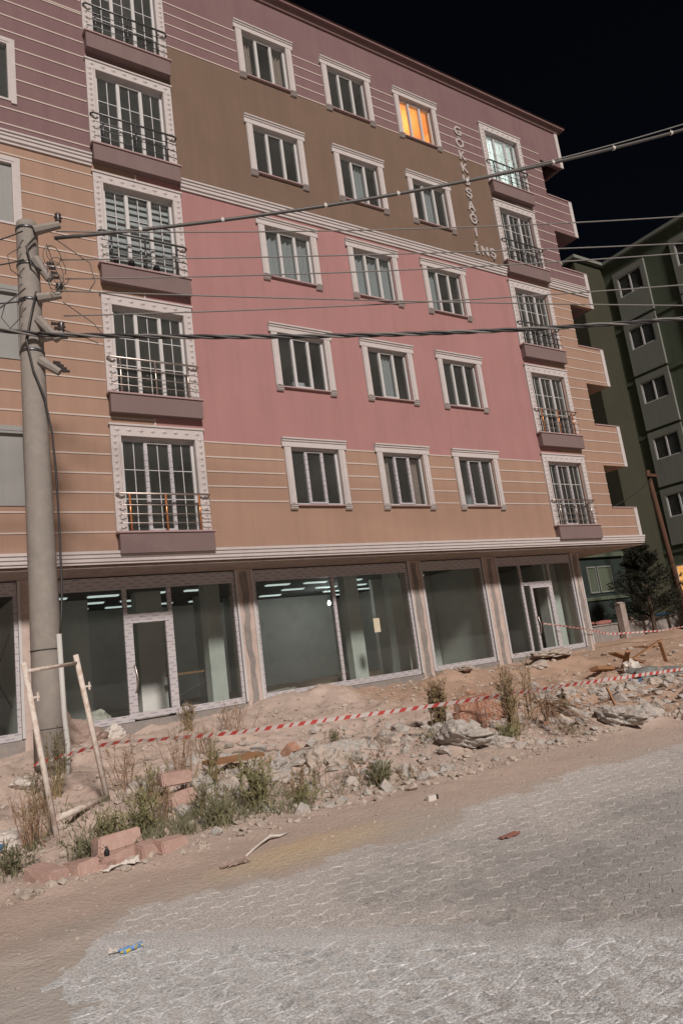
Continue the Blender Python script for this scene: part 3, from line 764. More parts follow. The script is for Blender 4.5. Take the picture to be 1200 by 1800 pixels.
for c in 'AE':
    for k in range(5):
        x0, x1, z0, z1 = winrect(c, k); film = (k == 0)
        w_ = inst('french_window', KIT['ff', film], bld, (x0, D, z0))
        inst('sash', KIT['fs', film], w_, (x0, D, z0))
        for q in range(3):
            inst('pane', KIT['fp'], w_, (x0+.04+q*Fw/3+(0 if q else .02), D, z0)); inst('glazing_bar', KIT['mun'], w_, (x0+.04+q*Fw/3+(0 if q else .02), D, z0))
        inst('surround', KIT['fsur'], w_, (COLX[c][0], D, 4.495+3*k))
        if (c, k) == ('A', 2): inst('blind', BLIND, w_, (x0, D, z0))
        ax = COLX[c][0]
        lg = inst('balcony_ledge', LEDGE, bld, (ax, D, 4.495+3*k)); inst('coping', LCAP, lg, (ax, D, 4.495+3*k))
        key = 'film' if (c, k) in (('A', 0), ('E', 1)) else ('steel' if (c, k) in (('A', 1), ('E', 0)) else 'dark')
        t_, p_, r_ = RAIL[key]
        rl = inst('balcony_railing', t_, bld, (ax+.06, D-.06, 4.495+3*k))
        for px in (.22, .98, 1.72): inst('post', p_, rl, (ax+.06+px, D-.145, 4.495+3*k))
        for pz in (.17, .36, .55): inst('rod', r_, rl, (ax+.10, D-.16, 4.495+3*k+pz))
# boarded or glazed openings at the far left
for k in range(5):
    m = MB(); a, b_, c_, d_ = .55, 2.44, 5.05+3*k, 6.55+3*k
    t = .05
    m.box(a,a+t,D-.02,D+.12,c_,d_); m.box(b_-t,b_,D-.02,D+.12,c_,d_); m.box(a+t,b_-t,D-.02,D+.12,d_-t,d_); m.box(a+t,b_-t,D-.02,D+.12,c_,c_+t)
    m.box(b_,b_+.11,D-.03,D+.002,c_-.05,d_+.1); m.box(a-.1,b_,D-.03,D+.002,d_,d_+.1)
    w_ = m.build('side_opening', M['trim'] if k >= 2 else M['board'], bld)
    m = MB(); m.box(a+t, b_-t, D+.05, D+.06, c_+t, d_-t); m.build('board_panel' if k < 3 else 'pane', M['board'] if k < 3 else M['glass'], w_)

# lettering, one piece per letter
def letter(ch, size, x, z, parent):
    cu = bpy.data.curves.new('letter', 'FONT'); cu.body = ch; cu.size = size; cu.extrude = .02; cu.offset = .012; cu.align_x = 'CENTER'; cu.resolution_u = 3
    t = bpy.data.objects.new('tmp', cu); COL.objects.link(t); bpy.context.view_layer.update()
    me = bpy.data.meshes.new_from_object(t.evaluated_get(bpy.context.evaluated_depsgraph_get())); bpy.data.objects.remove(t)
    me.transform(Matrix.Rotation(math.pi/2, 4, 'X')); me.materials.clear(); me.materials.append(M['letter'])
    o = inst('letter', me, parent, (x, D-.022, z)); return o
sign = empty('wall_sign', (16.3, D, 13.5))
tag(sign, 'pale metal letters running down the brown upper wall beside the right hand french windows', 'sign')
for i, ch in enumerate('GÖKKUŞAĞI'):
    letter(ch, .46, 16.27, 17.95-.475*i, sign)
for i, ch in enumerate('İNŞ'): letter(ch, .44, 16.17+.36*i, 13.52, sign)

# lit rooms
def lamp_light(name, loc, col, e, r=.12):
    l = bpy.data.lights.new(name, 'POINT'); l.color = col; l.energy = e; l.shadow_soft_size = r
    o = bpy.data.objects.new(name, l); COL.objects.link(o); o.location = loc; return o
def room_lining(x0, x1, k, mat):
    z0, z1 = 4.33+3*k, 7.07+3*k; y0, y1 = D+.26, D+3.4
    m = MB()
    m.quad((x0,y0,z0),(x1,y0,z0),(x1,y1,z0),(x0,y1,z0)); m.quad((x0,y0,z1),(x0,y1,z1),(x1,y1,z1),(x1,y0,z1))
    m.quad((x0,y1,z0),(x1,y1,z0),(x1,y1,z1),(x0,y1,z1)); m.quad((x0,y0,z0),(x0,y1,z0),(x0,y1,z1),(x0,y0,z1)); m.quad((x1,y1,z0),(x1,y0,z0),(x1,y0,z1),(x1,y1,z1))
    m.build('room', mat, bld)
room_lining(13.2, 16.3, 4, M['warm_room']); room_lining(16.5, 20.3, 4, M['cold_room'])
def ceiling_bulb(name, loc, mat, label):
    e = empty(name, loc); m = MB(); m.tube([(loc[0],loc[1],loc[2]+(.2 if 3.3 < loc[2] < 4 else .5)),(loc[0],loc[1],loc[2]+.09)], .008, 5); m.build('cord', M['black'], e)
    m = MB(); m.lathe(loc, [(.01,.09),(.03,.06),(.055,.0),(.05,-.04),(.02,-.065)], 10); m.build('bulb', mat, e, True)
    tag(e, label, 'lamp')
ceiling_bulb('ceiling_lamp', (14.9, D+1.6, 18.5), M['bulb_warm'], 'lit warm bulb behind the orange window of the top floor'); lamp_light('warm_lamp', (14.9, D+1.6, 18.36), (1, .46, .16), 150)
ceiling_bulb('ceiling_lamp', (18.6, D+1.7, 18.5), M['bulb_cold'], 'lit cold bulb behind the pale french window of the top floor'); lamp_light('cold_lamp', (18.6, D+1.7, 18.36), (.88, 1, .94), 115)

# ------------------------------------------------------------------ shops on the ground floor
Y = SHOP
def pcol(name, x0, x1, y0, y1, z0, z1, mat): m = MB(); m.box(x0, x1, y0, y1, z0, z1); return m.build(name, mat, bld)
for (a, b_) in ((2.4, 3.05), (7.16, 7.56), (12.42, 12.84), (15.30, 15.84), (19.40, 19.74)):
    c = pcol('column', a, b_, Y-.02, Y+.42, .0, 3.80, M['plaster'])
    # raw concrete core showing between ragged plaster edges
    m = MB(); n = 14; zz = [.05+3.7*i/n for i in range(n+1)]; mid = (a+b_)/2
    L = [mid-.075+random.uniform(-.05,.03) for _ in zz]; R = [mid+.075+random.uniform(-.03,.05) for _ in zz]
    for i in range(n): m.quad((L[i],Y-.024,zz[i]),(R[i],Y-.024,zz[i]),(R[i+1],Y-.024,zz[i+1]),(L[i+1],Y-.024,zz[i+1]))
    m.build('bare_core', M['concrete'], c)
    for e in (a-.035, b_-.02):
        m = MB(); m.box(e, e+.055, Y-.05, Y-.0205, .72, 3.79); m.build('corner_profile', M['pvc'], c)
m = MB()
for a, b_ in ((-2.5, 2.4), (3.05, 7.16), (7.56, 12.42), (12.84, 15.30), (15.84, 19.40)): m.box(a+.001, b_-.001, Y-.06, Y+.25, -.1, .69)
m.build('plinth', M['concrete'], bld)
def shopfront(x0, x1, mull, doors=()):
    f = MB(); y0, y1 = Y, Y+.08
    f.box(x0, x1, y0, y1, 3.50, 3.77, 0); 
    segs = [(x0, x1)]
    f.box(x0, x0+.07, y0+.001, y1, .70, 3.50, 1); f.box(x1-.07, x1, y0+.001, y1, .70, 3.50, 1)
    for mx in mull: f.box(mx-.045, mx+.045, y0+.001, y1, .70, 3.50, 1)
    edges = [x0+.07] + [v for mx in mull for v in (mx-.045, mx+.045)] + [x1-.07]
    sf = f.build('shopfront', [M['film'], M['film']], bld)
    for i in range(0, len(edges), 2):
        a, b_ = edges[i], edges[i+1]
        if i//2 in doors:
            m = MB(); m.box(a, b_, y0+.002, y1, 2.84, 2.95); m.build('transom', M['film'], sf)
            m = MB(); m.box(a+.002, b_-.002, Y+.03, Y+.04, 2.95, 3.5); m.build('pane', M['shop_glass'], sf)
            m = MB(); la = a+(.30 if len(doors) and x0 > 15 else 0.0)
            m.box(la, la+.09, y0-.006, y1-.01, .74, 2.84); m.box(b_-.09, b_, y0-.006, y1-.01, .74, 2.84); m.box(la+.09, b_-.09, y0-.006, y1-.01, 2.75, 2.84); m.box(la+.09, b_-.09, y0-.006, y1-.01, .74, .86)
            dr = m.build('door', M['film'], sf)
            if la > a:
                m = MB(); m.box(a+.002, la-.002, Y+.03, Y+.04, .80, 2.84); m.build('side_pane', M['shop_glass'], sf)
                m = MB(); m.box(a, la, y0+.003, y1, .70, .80); m.build('rail', M['film'], sf)
            hx = la+.06 if x0 < 10 else la+.05
            m = MB(); m.tube([(hx,Y-.005,1.30),(hx+.01,Y-.06,1.33),(hx+.045,Y-.085,1.58),(hx+.01,Y-.06,1.83),(hx,Y-.005,1.86)], .017, 8); m.build('door_handle', M['steel'], sf, True)
        else:
            m = MB(); m.box(a, b_, y0+.002, y1, .70, .84); m.build('rail', M['film'], sf)
            m = MB(); m.box(a+.002, b_-.002, Y+.03, Y+.04, .84, 3.5); m.build('pane', M['shop_glass'], sf)
    return sf
shopfront(3.09, 7.12, (4.50, 5.50), (1,))
shopfront(7.60, 12.38, (9.88,))
shopfront(12.88, 15.26, ())
shopfront(15.88, 19.36, (16.88, 18.22), (1,))
sf = shopfront(-2.4, 2.36, (0.2,))
for a, b_ in (((1.45, 2.9), (2.2, 1.35)), ((2.2, 2.75), (1.75, 1.5))):
    m = MB(); m.tube([(a[0], Y+.02, a[1]), (b_[0], Y+.02, b_[1])], .014, 5); m.build('tape_mark', M['black'], sf)
# interior of the shops
pcol('shop_floor', -2.4, 19.7, Y+.26, Y+10, .55, .70, M['floor'])
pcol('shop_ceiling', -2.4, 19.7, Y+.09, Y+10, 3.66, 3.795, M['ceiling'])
pcol('shop_back_wall', -2.4, 19.7, Y+9.8, Y+10, .7, 3.66, M['interior_dim'])
for x0, x1, y0, y1 in ((2.55,2.75,Y+.5,Y+9.8),(15.45,15.65,Y+.5,Y+9.8),(19.5,19.7,Y+.45,Y+9.8)):
    pcol('shop_partition', x0, x1, y0, y1, .7, 3.66, M['interior'])
pcol('shop_partition', 7.5, 13.9, Y+6.5, Y+6.65, .7, 3.66, M['interior'])      # plastered wall behind the glass
pcol('shop_partition', 13.0, 15.4, Y+2.6, Y+2.75, .7, 3.66, M['interior'])
pcol('shop_partition', -2.3, 2.0, Y+1.6, Y+1.75, .7, 3.66, M['interior'])
pcol('shop_partition', 2.8, 7.4, Y+6.0, Y+6.15, .7, 3.66, M['interior'])
for x0, x1, y0, y1 in ((3.75,4.45,Y+3.0,Y+3.4),(5.35,6.0,Y+2.0,Y+2.35),(6.75,7.15,Y+1.0,Y+1.35),(7.7,8.2,Y+3.6,Y+4.2),(11.1,11.55,Y+1.3,Y+1.6),(12.6,13.0,Y+1.2,Y+1.5),(18.75,19.4,Y+.7,Y+1.1),(9.0,9.6,Y+4.5,Y+5.0)):
    pcol('interior_column', x0, x1, y0, y1, .7, 3.66, M['interior'])
M['lamp_panel'] = emis('lamp_panel', (.88, 1, .96), .65)
pm = MB(); pm.box(-.36, .36, -.09, .09, -.03, 0); PANEL = pm.mesh('ceiling_lamp_panel', [M['lamp_panel']])
pm = MB(); pm.box(-.40, .40, -.12, .12, -.012, .0); PHOUSE = pm.mesh('lamp_housing', [M['pvc']])
for ix in range(13):
    for iy in range(6):
        x = 3.4+1.22*ix+random.uniform(-.05, .05); y = Y+.75+1.45*iy
        if x > 15.2 and iy != 0: continue
        if random.random() < .2 or (7.4 < x < 14 and y > Y+6.2): continue
        hs = inst('lamp_housing', PHOUSE, bld, (x, y, 3.659)); inst('lamp_panel', PANEL, hs, (x, y, 3.646))
# trestle, sacks and rubble left inside the shops
tr = empty('trestle', (6.35, Y+1.6, .70))
for xx in (5.95, 6.85):
    for yy in (1.35, 1.8):
        m = MB(); m.tube([(xx, Y+yy, .70), (xx+(.06 if xx < 6 else -.06), Y+1.58, 1.52)], .022, 6); m.build('leg', M['dark_steel'], tr)
m = MB(); m.box(5.85, 6.95, Y+1.50, Y+1.66, 1.52, 1.57); m.build('beam', M['wood'], tr)
m = MB(); m.tube([(5.98, Y+1.5, 1.0), (6.8, Y+1.5, 1.30)], .016, 5); m.build('brace', M['dark_steel'], tr)
tag(tr, 'builder\'s trestle standing inside the left shop', 'trestle')
for i, (x, y, a, b_, c, mt, lb) in enumerate(((3.95,Y+.75,.34,.26,.2,'sack','pale sack slumped behind the glass beside the left shop door'),(5.85,Y+.55,.12,.10,.12,'sack_tan','small brown bag on the floor behind the left shop\'s right pane'),(11.6,Y+2.6,.4,.3,.22,'rock','heap of plaster on the floor of the second shop'),(16.4,Y+1.1,.22,.2,.42,'sack','white sack standing inside the dark right shop'),(8.6,Y+1.0,.5,.3,.12,'rock','low rubble heap behind the left pane of the second shop'))):
    nm = 'sack' if 'sack' in mt else 'rubble_heap'
    tag(lump(nm, (x, y, .70+c*.5), (a, b_, c), M[mt], 700+i, 3, .5), lb, nm.replace('_', ' '))
# notice on the glass
m = MB(); m.box(11.02, 11.22, Y+.018, Y+.0295, 1.95, 2.32); tag(m.build('paper_notice', M['paper'], None, loc=(11.1, Y+.02, 1.95)), 'cream paper notice taped to the glass of the second shop', 'notice')
SB = (12.3, Y+4.1, 3.15)
ceiling_bulb('shop_lamp', SB, M['bulb_cold'], 'small lit bulb hanging deep inside the second shop'); lamp_light('shop_bulb', (SB[0], SB[1], SB[2]-.2), (1, 1, .97), 40)
# flower pots on the third floor ledge
for i, px in enumerate((4.42, 4.78, 5.35)):
    e = empty('flower_pot', (px, D-.06, 10.495))
    m = MB(); m.lathe((px, D-.075, 10.495), [(.055,0),(.075,.12),(.085,.12),(.085,.15),(.07,.15),(.06,.13)], 10); m.build('pot', M['pot'], e, True)
    m = MB(); m.lathe((px, D-.075, 10.62), [(.05,0),(.08,.04),(.06,.08),(.01,.1)], 8); m.build('soil', M['pot'], e)
    tag(e, ['black flower pot at the left end of the third floor ledge with the striped blind', 'black flower pot second along the ledge below the striped blind', 'black flower pot on the ledge below the striped blind, nearest the middle post'][i], 'flower pot', 'pots on the third floor ledge')

# ================================================================== GREEN NEIGHBOUR BUILDING
gb = empty('apartment_building', (31, 19, .7))
tag(gb, 'dark green apartment block beyond the pink one with pale window panels', 'building')
GXW, GYC = 31.0, 19.1
m = MB(); m.box(GXW, GXW+9, 2, GYC+9, -.2, 19.0); m.build('wall', M['green_side'], gb)
m = MB(); m.box(28.8, GXW-.003, GYC, GYC+9, -.2, 19.0); m.build('wall', M['green_olive'], gb)
m = MB(); m.box(18, 28.797, GYC+.7, GYC+9, -.2, 18.95); m.build('wall', M['teal'], gb)
m = MB(); m.box(GXW-.18, GXW+9.2, 1.8, GYC+9.2, 19.0, 19.16); m.box(28.6, GXW-.181, GYC-.2, GYC+9.2, 19.0, 19.16); m.box(18, 28.599, GYC+.5, GYC+9.2, 18.952, 19.1); m.build('parapet', M['green_panel'], gb)
def side_window(y0, y1, z0, z1, lit=None, panes=2, panel=True):
    m = MB(); X = GXW
    if panel:
        m.box(X-.12, X-.001, y0-.22, y1+.22, z0-1.28, z0); m.box(X-.12, X-.001, y0-.22, y0, z0, z1); m.box(X-.12, X-.001, y1, y1+.22, z0, z1); m.box(X-.12, X-.001, y0-.22, y1+.22, z1, z1+.3)
    wp = m.build('window_panel', M['green_panel'], gb) if panel else gb
    m = MB(); t = .05; xa, xb = X-.09, X-.03
    m.box(xa,xb,y0,y0+t,z0,z1); m.box(xa,xb,y1-t,y1,z0,z1); m.box(xa,xb,y0+t,y1-t,z0,z0+t); m.box(xa,xb,y0+t,y1-t,z1-t,z1)
    for i in range(1, panes):
        yy = y0+(y1-y0)*i/panes; m.box(xa,xb,yy-.035,yy+.035,z0+t,z1-t)
    m.build('window_frame', M['pvc'], wp)
    m = MB(); m.box(X-.06,X-.054,y0+t,y1-t,z0+t,z1-t); m.build('pane', M['glass'], wp)
    m = MB(); m.quad((X-.01,y0,z0),(X-.01,y1,z0),(X-.01,y1,z1),(X-.01,y0,z1)); m.build('dark_room_backing' if not lit else 'lit_curtain', M['black'] if not lit else lit, wp)  # unlit: black sheet painted in for the dark room behind the pane
    if random.random() < .55 and not lit:
        yy = y0 if random.random() < .5 else (y0+y1)/2
        m = MB(); m.box(X-.04,X-.03,yy+.06,yy+(y1-y0)/2-.06,z0+.05,z1-.05); m.build('curtain', M['curtain'], wp)
M['lit_curtain'] = emis('lit_orange_curtain', (1.0, .46, .12), .95)
for k in range(5):
    z0 = 5.68+2.8*k
    side_window(17.05, 18.33, z0, z0+1.08)
    side_window(13.4, 15.25, z0, z0+1.15)
    side_window(9.0, 10.8, z0, z0+1.15)
    m = MB(); m.box(GXW-.05, GXW-.001, 2.2, GYC-.01, z0-1.62, z0-1.42); m.build('floor_band', M['green_side'], gb)
side_window(17.2, 18.62, 1.97, 3.45, M['lit_curtain'], 2, False)
side_window(13.4, 15.2, 1.97, 3.4, None, 2, False)
# ground floor windows facing us under the overhang
for (a, b_) in ((26.0, 26.62), (26.72, 27.7)):
    m = MB(); yy = GYC+.7
    m.box(a,a+.05,yy-.06,yy-.001,2.62,3.8); m.box(b_-.05,b_,yy-.06,yy-.001,2.62,3.8); m.box(a+.05,b_-.05,yy-.06,yy-.001,3.74,3.8); m.box(a+.05,b_-.05,yy-.06,yy-.001,2.62,2.68)
    wf = m.build('ground_window', M['green_panel'], gb)
    me2 = curtain_mesh('curtain', b_-a-.1, 1.06, 0, M['green_side'], 7, .012); inst('curtain', me2, wf, (a+.05, yy-.02, 2.68))
m = MB(); m.box(21, 28.7, GYC+.62, GYC+.699, 2.3, 2.45); m.box(21, 28.7, GYC+.55, GYC+.699, 4.2, 4.4); m.build('floor_band', M['green_side'], gb)

# low garden wall, its post and the bricks and rags lying on top
m = MB(); m.box(20.3, 34, 17.4, 17.62, .2, 1.24); m.box(20.3, 34, 17.36, 17.66, 1.24, 1.29)
tag(m.build('garden_wall', M['concrete'], None, loc=(24, 17.5, .5)), 'low grey concrete garden wall between the two buildings', 'wall')
m = MB(); m.box(24.1, 24.42, 17.10, 17.34, .4, 1.98); m.prism([(17.08,1.98),(17.36,1.98),(17.22,2.06)], 'x', 24.08, 24.44)
tag(m.build('gate_post', M['soffit'], None, loc=(24.26, 17.2, .5)), 'short square concrete post in front of the low garden wall', 'post')
for i, (x, c, nm, lb) in enumerate(((22.6, 'red_cloth', 'rag', 'dark red rag on the garden wall beside the end column'), (23.5, 'red_cloth', 'rag', 'red rag on the garden wall left of the square post'), (25.2, 'brick', 'broken_brick', 'broken red brick lying on the garden wall below the pine'), (26.4, 'red_cloth', 'rag', 'red rag on the garden wall below the pine'), (27.3, 'blue_plastic', 'plastic_bag', 'blue plastic bag on top of the garden wall'), (28.3, 'white_debris', 'plastic_bag', 'white bag on the far end of the garden wall'))):
    tag(lump(nm, (x, 17.5, 1.36), (.38, .13, .10), M[c], 40+i), lb, nm.replace('_', ' '))

# ------------------------------------------------------------------ pine
def pine(x, y, hgt, rad, seed):
    rr = random.Random(seed); z0 = h(x, y)
    e = empty('pine_tree', (x, y, z0))
    m = MB(); m.tube([(x,y,z0-.1),(x+.03,y,z0+hgt*.5),(x,y,z0+hgt*.96)], [.09,.06,.012], 7); m.build('trunk', M['bark'], e)
    m = MB()
    for i in range(150):
        t = rr.random()**.8; zc = z0+.25+t*(hgt-.35); a = rr.uniform(0, 6.283)
        L = rad*(1-t)**.75*rr.uniform(.75, 1.15)+.12
        d = Vector((math.cos(a), math.sin(a), rr.uniform(.15, .55))); p0 = Vector((x, y, zc)); p1 = p0 + d*L
        m.tube([p0, p0.lerp(p1, .6)+Vector((0,0,-.04)), p1], [.018,.012,.004], 4)
        for j in range(26):
            u = rr.uniform(.25, 1.0); c = p0.lerp(p1, u)+Vector((rr.gauss(0,.05), rr.gauss(0,.05), rr.gauss(0,.05)))
            for q in range(3):
                nd = (d + Vector((rr.gauss(0,.7), rr.gauss(0,.7), rr.gauss(.2,.6)))).normalized()*rr.uniform(.10,.19)
                s = nd.cross(Vector((rr.gauss(0,1), rr.gauss(0,1), rr.gauss(0,1)))).normalized()*.017
                n = len(m.v); m.v += [tuple(c-s), tuple(c+s), tuple(c+nd)]; m.f.append((n,n+1,n+2)); m.mi.append(0)
    cr = m.build('crown', M['needle'], e)
    return e
tag(pine(25.7, 16.9, 3.5, 1.75, 3), 'dark bushy young pine behind the low garden wall', 'tree')
tag(pine(28.6, 16.4, 1.6, 1.1, 5), 'small dark conifer bush beside the taller pine', 'bush')
# slender shrub against the end of the shops
def twiggy(x, y, z0, hgt, n, mat_stem, mat_leaf, seed, spread=.25, leaf=.05, nl=20, lean=(0,0), name='weed', leafw=.26, up=1.15, branch=True):
    rr = random.Random(seed); e = empty(name, (x, y, z0)); ms = MB(); ml = MB()
    for i in range(n):
        a = rr.uniform(0, 6.283); sp_ = rr.uniform(.1, 1)*spread; hh = hgt*rr.uniform(.6, 1.05)
        b0 = Vector((x+rr.gauss(0,.03+spread*.08), y+rr.gauss(0,.03+spread*.08), z0-.03))
        tip = b0 + Vector((math.cos(a)*sp_*hgt+lean[0]*hh, math.sin(a)*sp_*hgt+lean[1]*hh, hh))
        mid = b0.lerp(tip, .5) + Vector((rr.gauss(0,.03), rr.gauss(0,.03), .06*hgt))
        r0 = .0035+.004*hgt
        ms.tube([b0, mid, tip], [r0, r0*.7, r0*.25], 4)
        segs = [(b0, mid), (mid, tip)]
        if branch:
            for j in range(3):
                u = rr.uniform(.3, .9); p = b0.lerp(mid, u*2) if u < .5 else mid.lerp(tip, u*2-1)
                q = p + Vector((rr.gauss(0,.12), rr.gauss(0,.12), rr.uniform(.08,.28)))*hgt*.7
                ms.tube([p, q], [r0*.5, r0*.15], 3); segs.append((p, q))
        for j in range(nl):
            s0, s1 = segs[rr.randrange(len(segs))]; u = rr.random(); c = s0.lerp(s1, u)
            if c.z < z0+.02: continue
            ax = (s1-s0).normalized()
            d = (ax*up + Vector((rr.gauss(0,.6), rr.gauss(0,.6), rr.gauss(0,.45)))).normalized()*leaf*rr.uniform(.5,1.4)
            w = d.cross(Vector((rr.gauss(0,1), rr.gauss(0,1), rr.gauss(0,1)))).normalized()*leaf*leafw*.4
            k = len(ml.v); ml.v += [tuple(c), tuple(c+d*.5+w), tuple(c+d), tuple(c+d*.5-w)]; ml.f.append((k,k+1,k+2,k+3)); ml.mi.append(0)
    ms.build('stem', mat_stem, e)
    if ml.v: ml.build('foliage', mat_leaf, e)
    return e
tag(twiggy(21.2, 16.6, .6, 3.0, 6, M['bark'], M['leaf_dark'], 77, .08, .12, 60, name='shrub'), 'thin dark shrub behind the last column of the shops', 'shrub')

# ================================================================== POLES AND WIRES
PX, PY = 2.06, 11.0; pz0 = h(PX, PY)
pole = empty('utility_pole', (PX, PY, pz0)); tag(pole, 'tall round concrete utility pole in front of the left shop', 'utility pole')
m = MB(); m.lathe((PX, PY, 0), [(.225, pz0-.2), (.215, 1.5), (.195, 4), (.165, 8.7), (.165, 8.99), (.155, 9.06)], 28)
# sheet of the shaft, then bands, brackets and insulators
m.build('shaft', M['pole'], pole, True)
for zz, r in ((8.9, .172), (8.25, .175), (7.62, .178), (6.75, .182)):
    m = MB(); m.lathe((PX, PY, zz), [(r,0),(r+.006,.005),(r+.006,.045),(r,.05)], 20); m.build('clamp_band', M['dark_steel'], pole, True)
for zz, dx, dz, ln in ((8.86, .34, .20, 1), (8.35, .14, -.55, 0), (7.66, .30, .10, 1), (7.30, .22, -.52, 0), (6.98, .30, .10, 1), (6.60, .22, -.30, 0)):
    m = MB(); m.tube([(PX+.08, PY-.16, zz), (PX+.12+dx, PY-.26, zz+dz*.7)], [.085, .06], 8); m.build('bracket', M['pole'], pole)
    if ln:
        m = MB(); c = (PX+.10+dx, PY-.26, zz+dz*.7+.03); m.lathe(c, [(.02,0),(.055,.03),(.035,.06),(.065,.09),(.04,.12),(.055,.15),(.03,.18)], 10); m.build('insulator', M['insulator'], pole, True)
    else:
        for q in range(4):
            t = .25+.2*q; c = (PX+.12+dx*t+.07, PY-.26, zz+dz*.7*t); m = MB(); m.tube([c, (c[0]+.11, c[1]-.01, c[2])], [.03, .02], 6); m.build('pin', M['insulator'], pole)
def torn(seed, ang, zz, w, hh):
    rr = random.Random(seed); m = MB(); n = 9; R = .2145-.0052*zz+.004
    grid = {}
    for i in range(n):
        for j in range(7):
            a = ang + (i/(n-1)-.5)*w/R; z = zz + (j/6-.5)*hh
            grid[i, j] = (PX+R*math.sin(a), PY-R*math.cos(a), z)
    for i in range(n-1):
        for j in range(6):
            edge = i in (0, n-2) or j in (0, 5)
            if rr.random() < (.4 if edge else .1): continue
            m.quad(grid[i,j], grid[i+1,j], grid[i+1,j+1], grid[i,j+1])
    return m
for i, (a, zz, w, hh) in enumerate(((.25, 1.98, .2, .16), (-.25, 2.1, .13, .10), (.0, 1.86, .1, .08), (-.1, .95, .2, .12), (.1, 1.62, .22, .08))):
    torn(i, a, zz, w, hh).build('torn_poster', M['white_debris' if i < 2 else 'band'], pole)
m = MB(); m.tube([(PX+.14, PY-.22, 2.35), (PX+.155, PY-.235, 1.2), (PX+.18, PY-.25, .8), (PX+.16, PY-.25, pz0-.1)], .037, 10); m.build('conduit', M['conduit'], pole, True)
for zz in (2.15, 1.05):
    m = MB(); m.lathe((PX+.0, PY, zz), [(.225,0),(.23,.004),(.225,.008)], 20); m.build('wire_tie', M['cable'], pole)
m = MB(); m.tube([(2.12,10.80,7.75),(2.02,10.79,7.3),(1.94,10.78,6.9),(2.02,10.77,6.4),(2.16,10.77,5.97),(2.25,10.8,5.4),(2.29,10.85,4.8),(2.30,10.87,3.9),(2.29,10.86,3.0),(2.25,10.80,2.6),(2.21,10.78,2.3)], .016, 6)
m.build('down_cable', M['cable'], pole, True)
def coil(c, r, seed, mat, rad=.008, turns=2):
    rr = random.Random(seed); pts = []
    for i in range(22*turns):
        a = i*.2856; k = r*(1+.3*math.sin(a*.61+seed)+.15*math.sin(a*1.7+seed*2)); pts.append((c[0]+k*math.cos(a)*.8, c[1]-.03*i/22, c[2]+k*1.3*math.sin(a)))
    m = MB(); m.tube(pts, rad, 5); m.build('loose_wire', mat, pole, True)
for i, (c, r) in enumerate((((2.43,10.72,8.1),.16),((2.40,10.7,7.9),.12),((2.38,10.7,8.35),.14))):
    coil(c, r, i, M['cable'] if i % 2 == 0 else M['grey_cable'], .006)
for i, pts in enumerate((((2.45,10.72,8.7),(2.9,10.5,8.25),(2.95,10.45,7.9),(2.85,10.5,7.72)), ((2.5,10.72,7.6),(2.9,10.52,7.2),(3.05,10.45,6.95),(3.3,10.33,7.0)), ((2.5,10.7,7.1),(2.75,10.55,6.95),(2.95,10.5,6.85)), ((2.3,10.75,8.6),(2.45,10.68,8.0),(2.55,10.65,7.75)), ((1.93,10.8,8.5),(1.72,10.78,8.3),(1.76,10.78,8.05),(1.92,10.8,7.95)), ((1.92,10.8,7.55),(1.66,10.78,7.45),(1.60,10.77,7.2),(1.72,10.78,7.05),(1.9,10.8,7.3)), ((2.15,10.78,8.72),(2.0,10.76,8.5),(2.05,10.76,8.2),(2.3,10.74,8.05)))):
    m = MB(); m.tube(pts, .018 if i == 6 else .008, 5); m.build('loose_wire', M['cable'] if i == 6 else M['grey_cable'], pole, True)

def cable(name, p0, p1, r, mat, sag, label, ext=1.5, n=40, twist=0, bands=0, group='wires strung from the concrete pole', cat='cable'):
    p0, p1 = Vector(p0), Vector(p1); p2 = p0 + (p1-p0)*ext; L = (p2-p0).length
    pts = []
    for i in range(n+1):
        t = i/n; p = p0.lerp(p2, t); 
        tt = t*ext
        p.z -= sag*4*tt*(1-tt) if tt < 1 else -sag*4*tt*(tt-1)*.9
        pts.append(p)
    m = MB(); o = None
    if twist:
        for ph in (0, 2.09, 4.19):
            q = []
            for i in range(n*6+1):
                t = i/(n*6); k = t*n; a = pts[min(int(k), n-1)].lerp(pts[min(int(k)+1, n)], k-int(k)) if k < n else pts[n].copy()
                th = ph + t*L*twist; q.append(a + Vector((0, math.cos(th)*r*.9, math.sin(th)*r*.9)))
            m.tube(q, r*.75, 5, mi=(1 if ph == 0 else 0))
        o = m.build(name, [mat, M['wire']], None, True, loc=p0)
    else:
        m.tube(pts, r, 7); o = m.build(name, mat, None, True, loc=p0)
    for i in range(bands):
        k = (i+1)*n//(bands+1); c = pts[k]; d = (pts[k+1]-pts[k]).normalized()
        b_ = MB(); b_.tube([c-d*.025, c+d*.025], r*1.25, 8); b_.tube([c, c+Vector((0,-.005,r*2.4))], .006, 4); b_.build('cable_tie', M['band'], o)
    tag(o, label, cat, group); return o
cable('power_cable', (2.42,10.72,8.72), (13.64,6.0,11.0), .031, M['grey_cable'], .30, 'thick dark bundled cable rising from the pole across the upper floors', bands=11)
cable('power_cable', (2.55,10.7,8.75), (13.64,6.0,11.12), .012, M['wire'], .34, 'thin carrier wire just above the thick rising cable')
cable('power_wire', (2.45,10.72,8.85), (12.77,6.0,8.80), .0115, M['wire'], .12, 'uppermost thin straight wire, just below the thick rising cable')
cable('power_wire', (2.5,10.72,8.35), (12.52,6.0,8.17), .0115, M['wire'], .06, 'second thin wire down, level with the top of the third floor windows')
cable('power_wire', (2.55,10.72,8.02), (12.44,6.0,7.95), .0115, M['wire'], .10, 'third thin wire down, crossing the third floor windows')
cable('power_wire', (2.4,10.72,7.78), (11.99,6.0,6.81), .0115, M['wire'], .04, 'thin wire leaving the pole fourth and ending lowest of the thin wires')
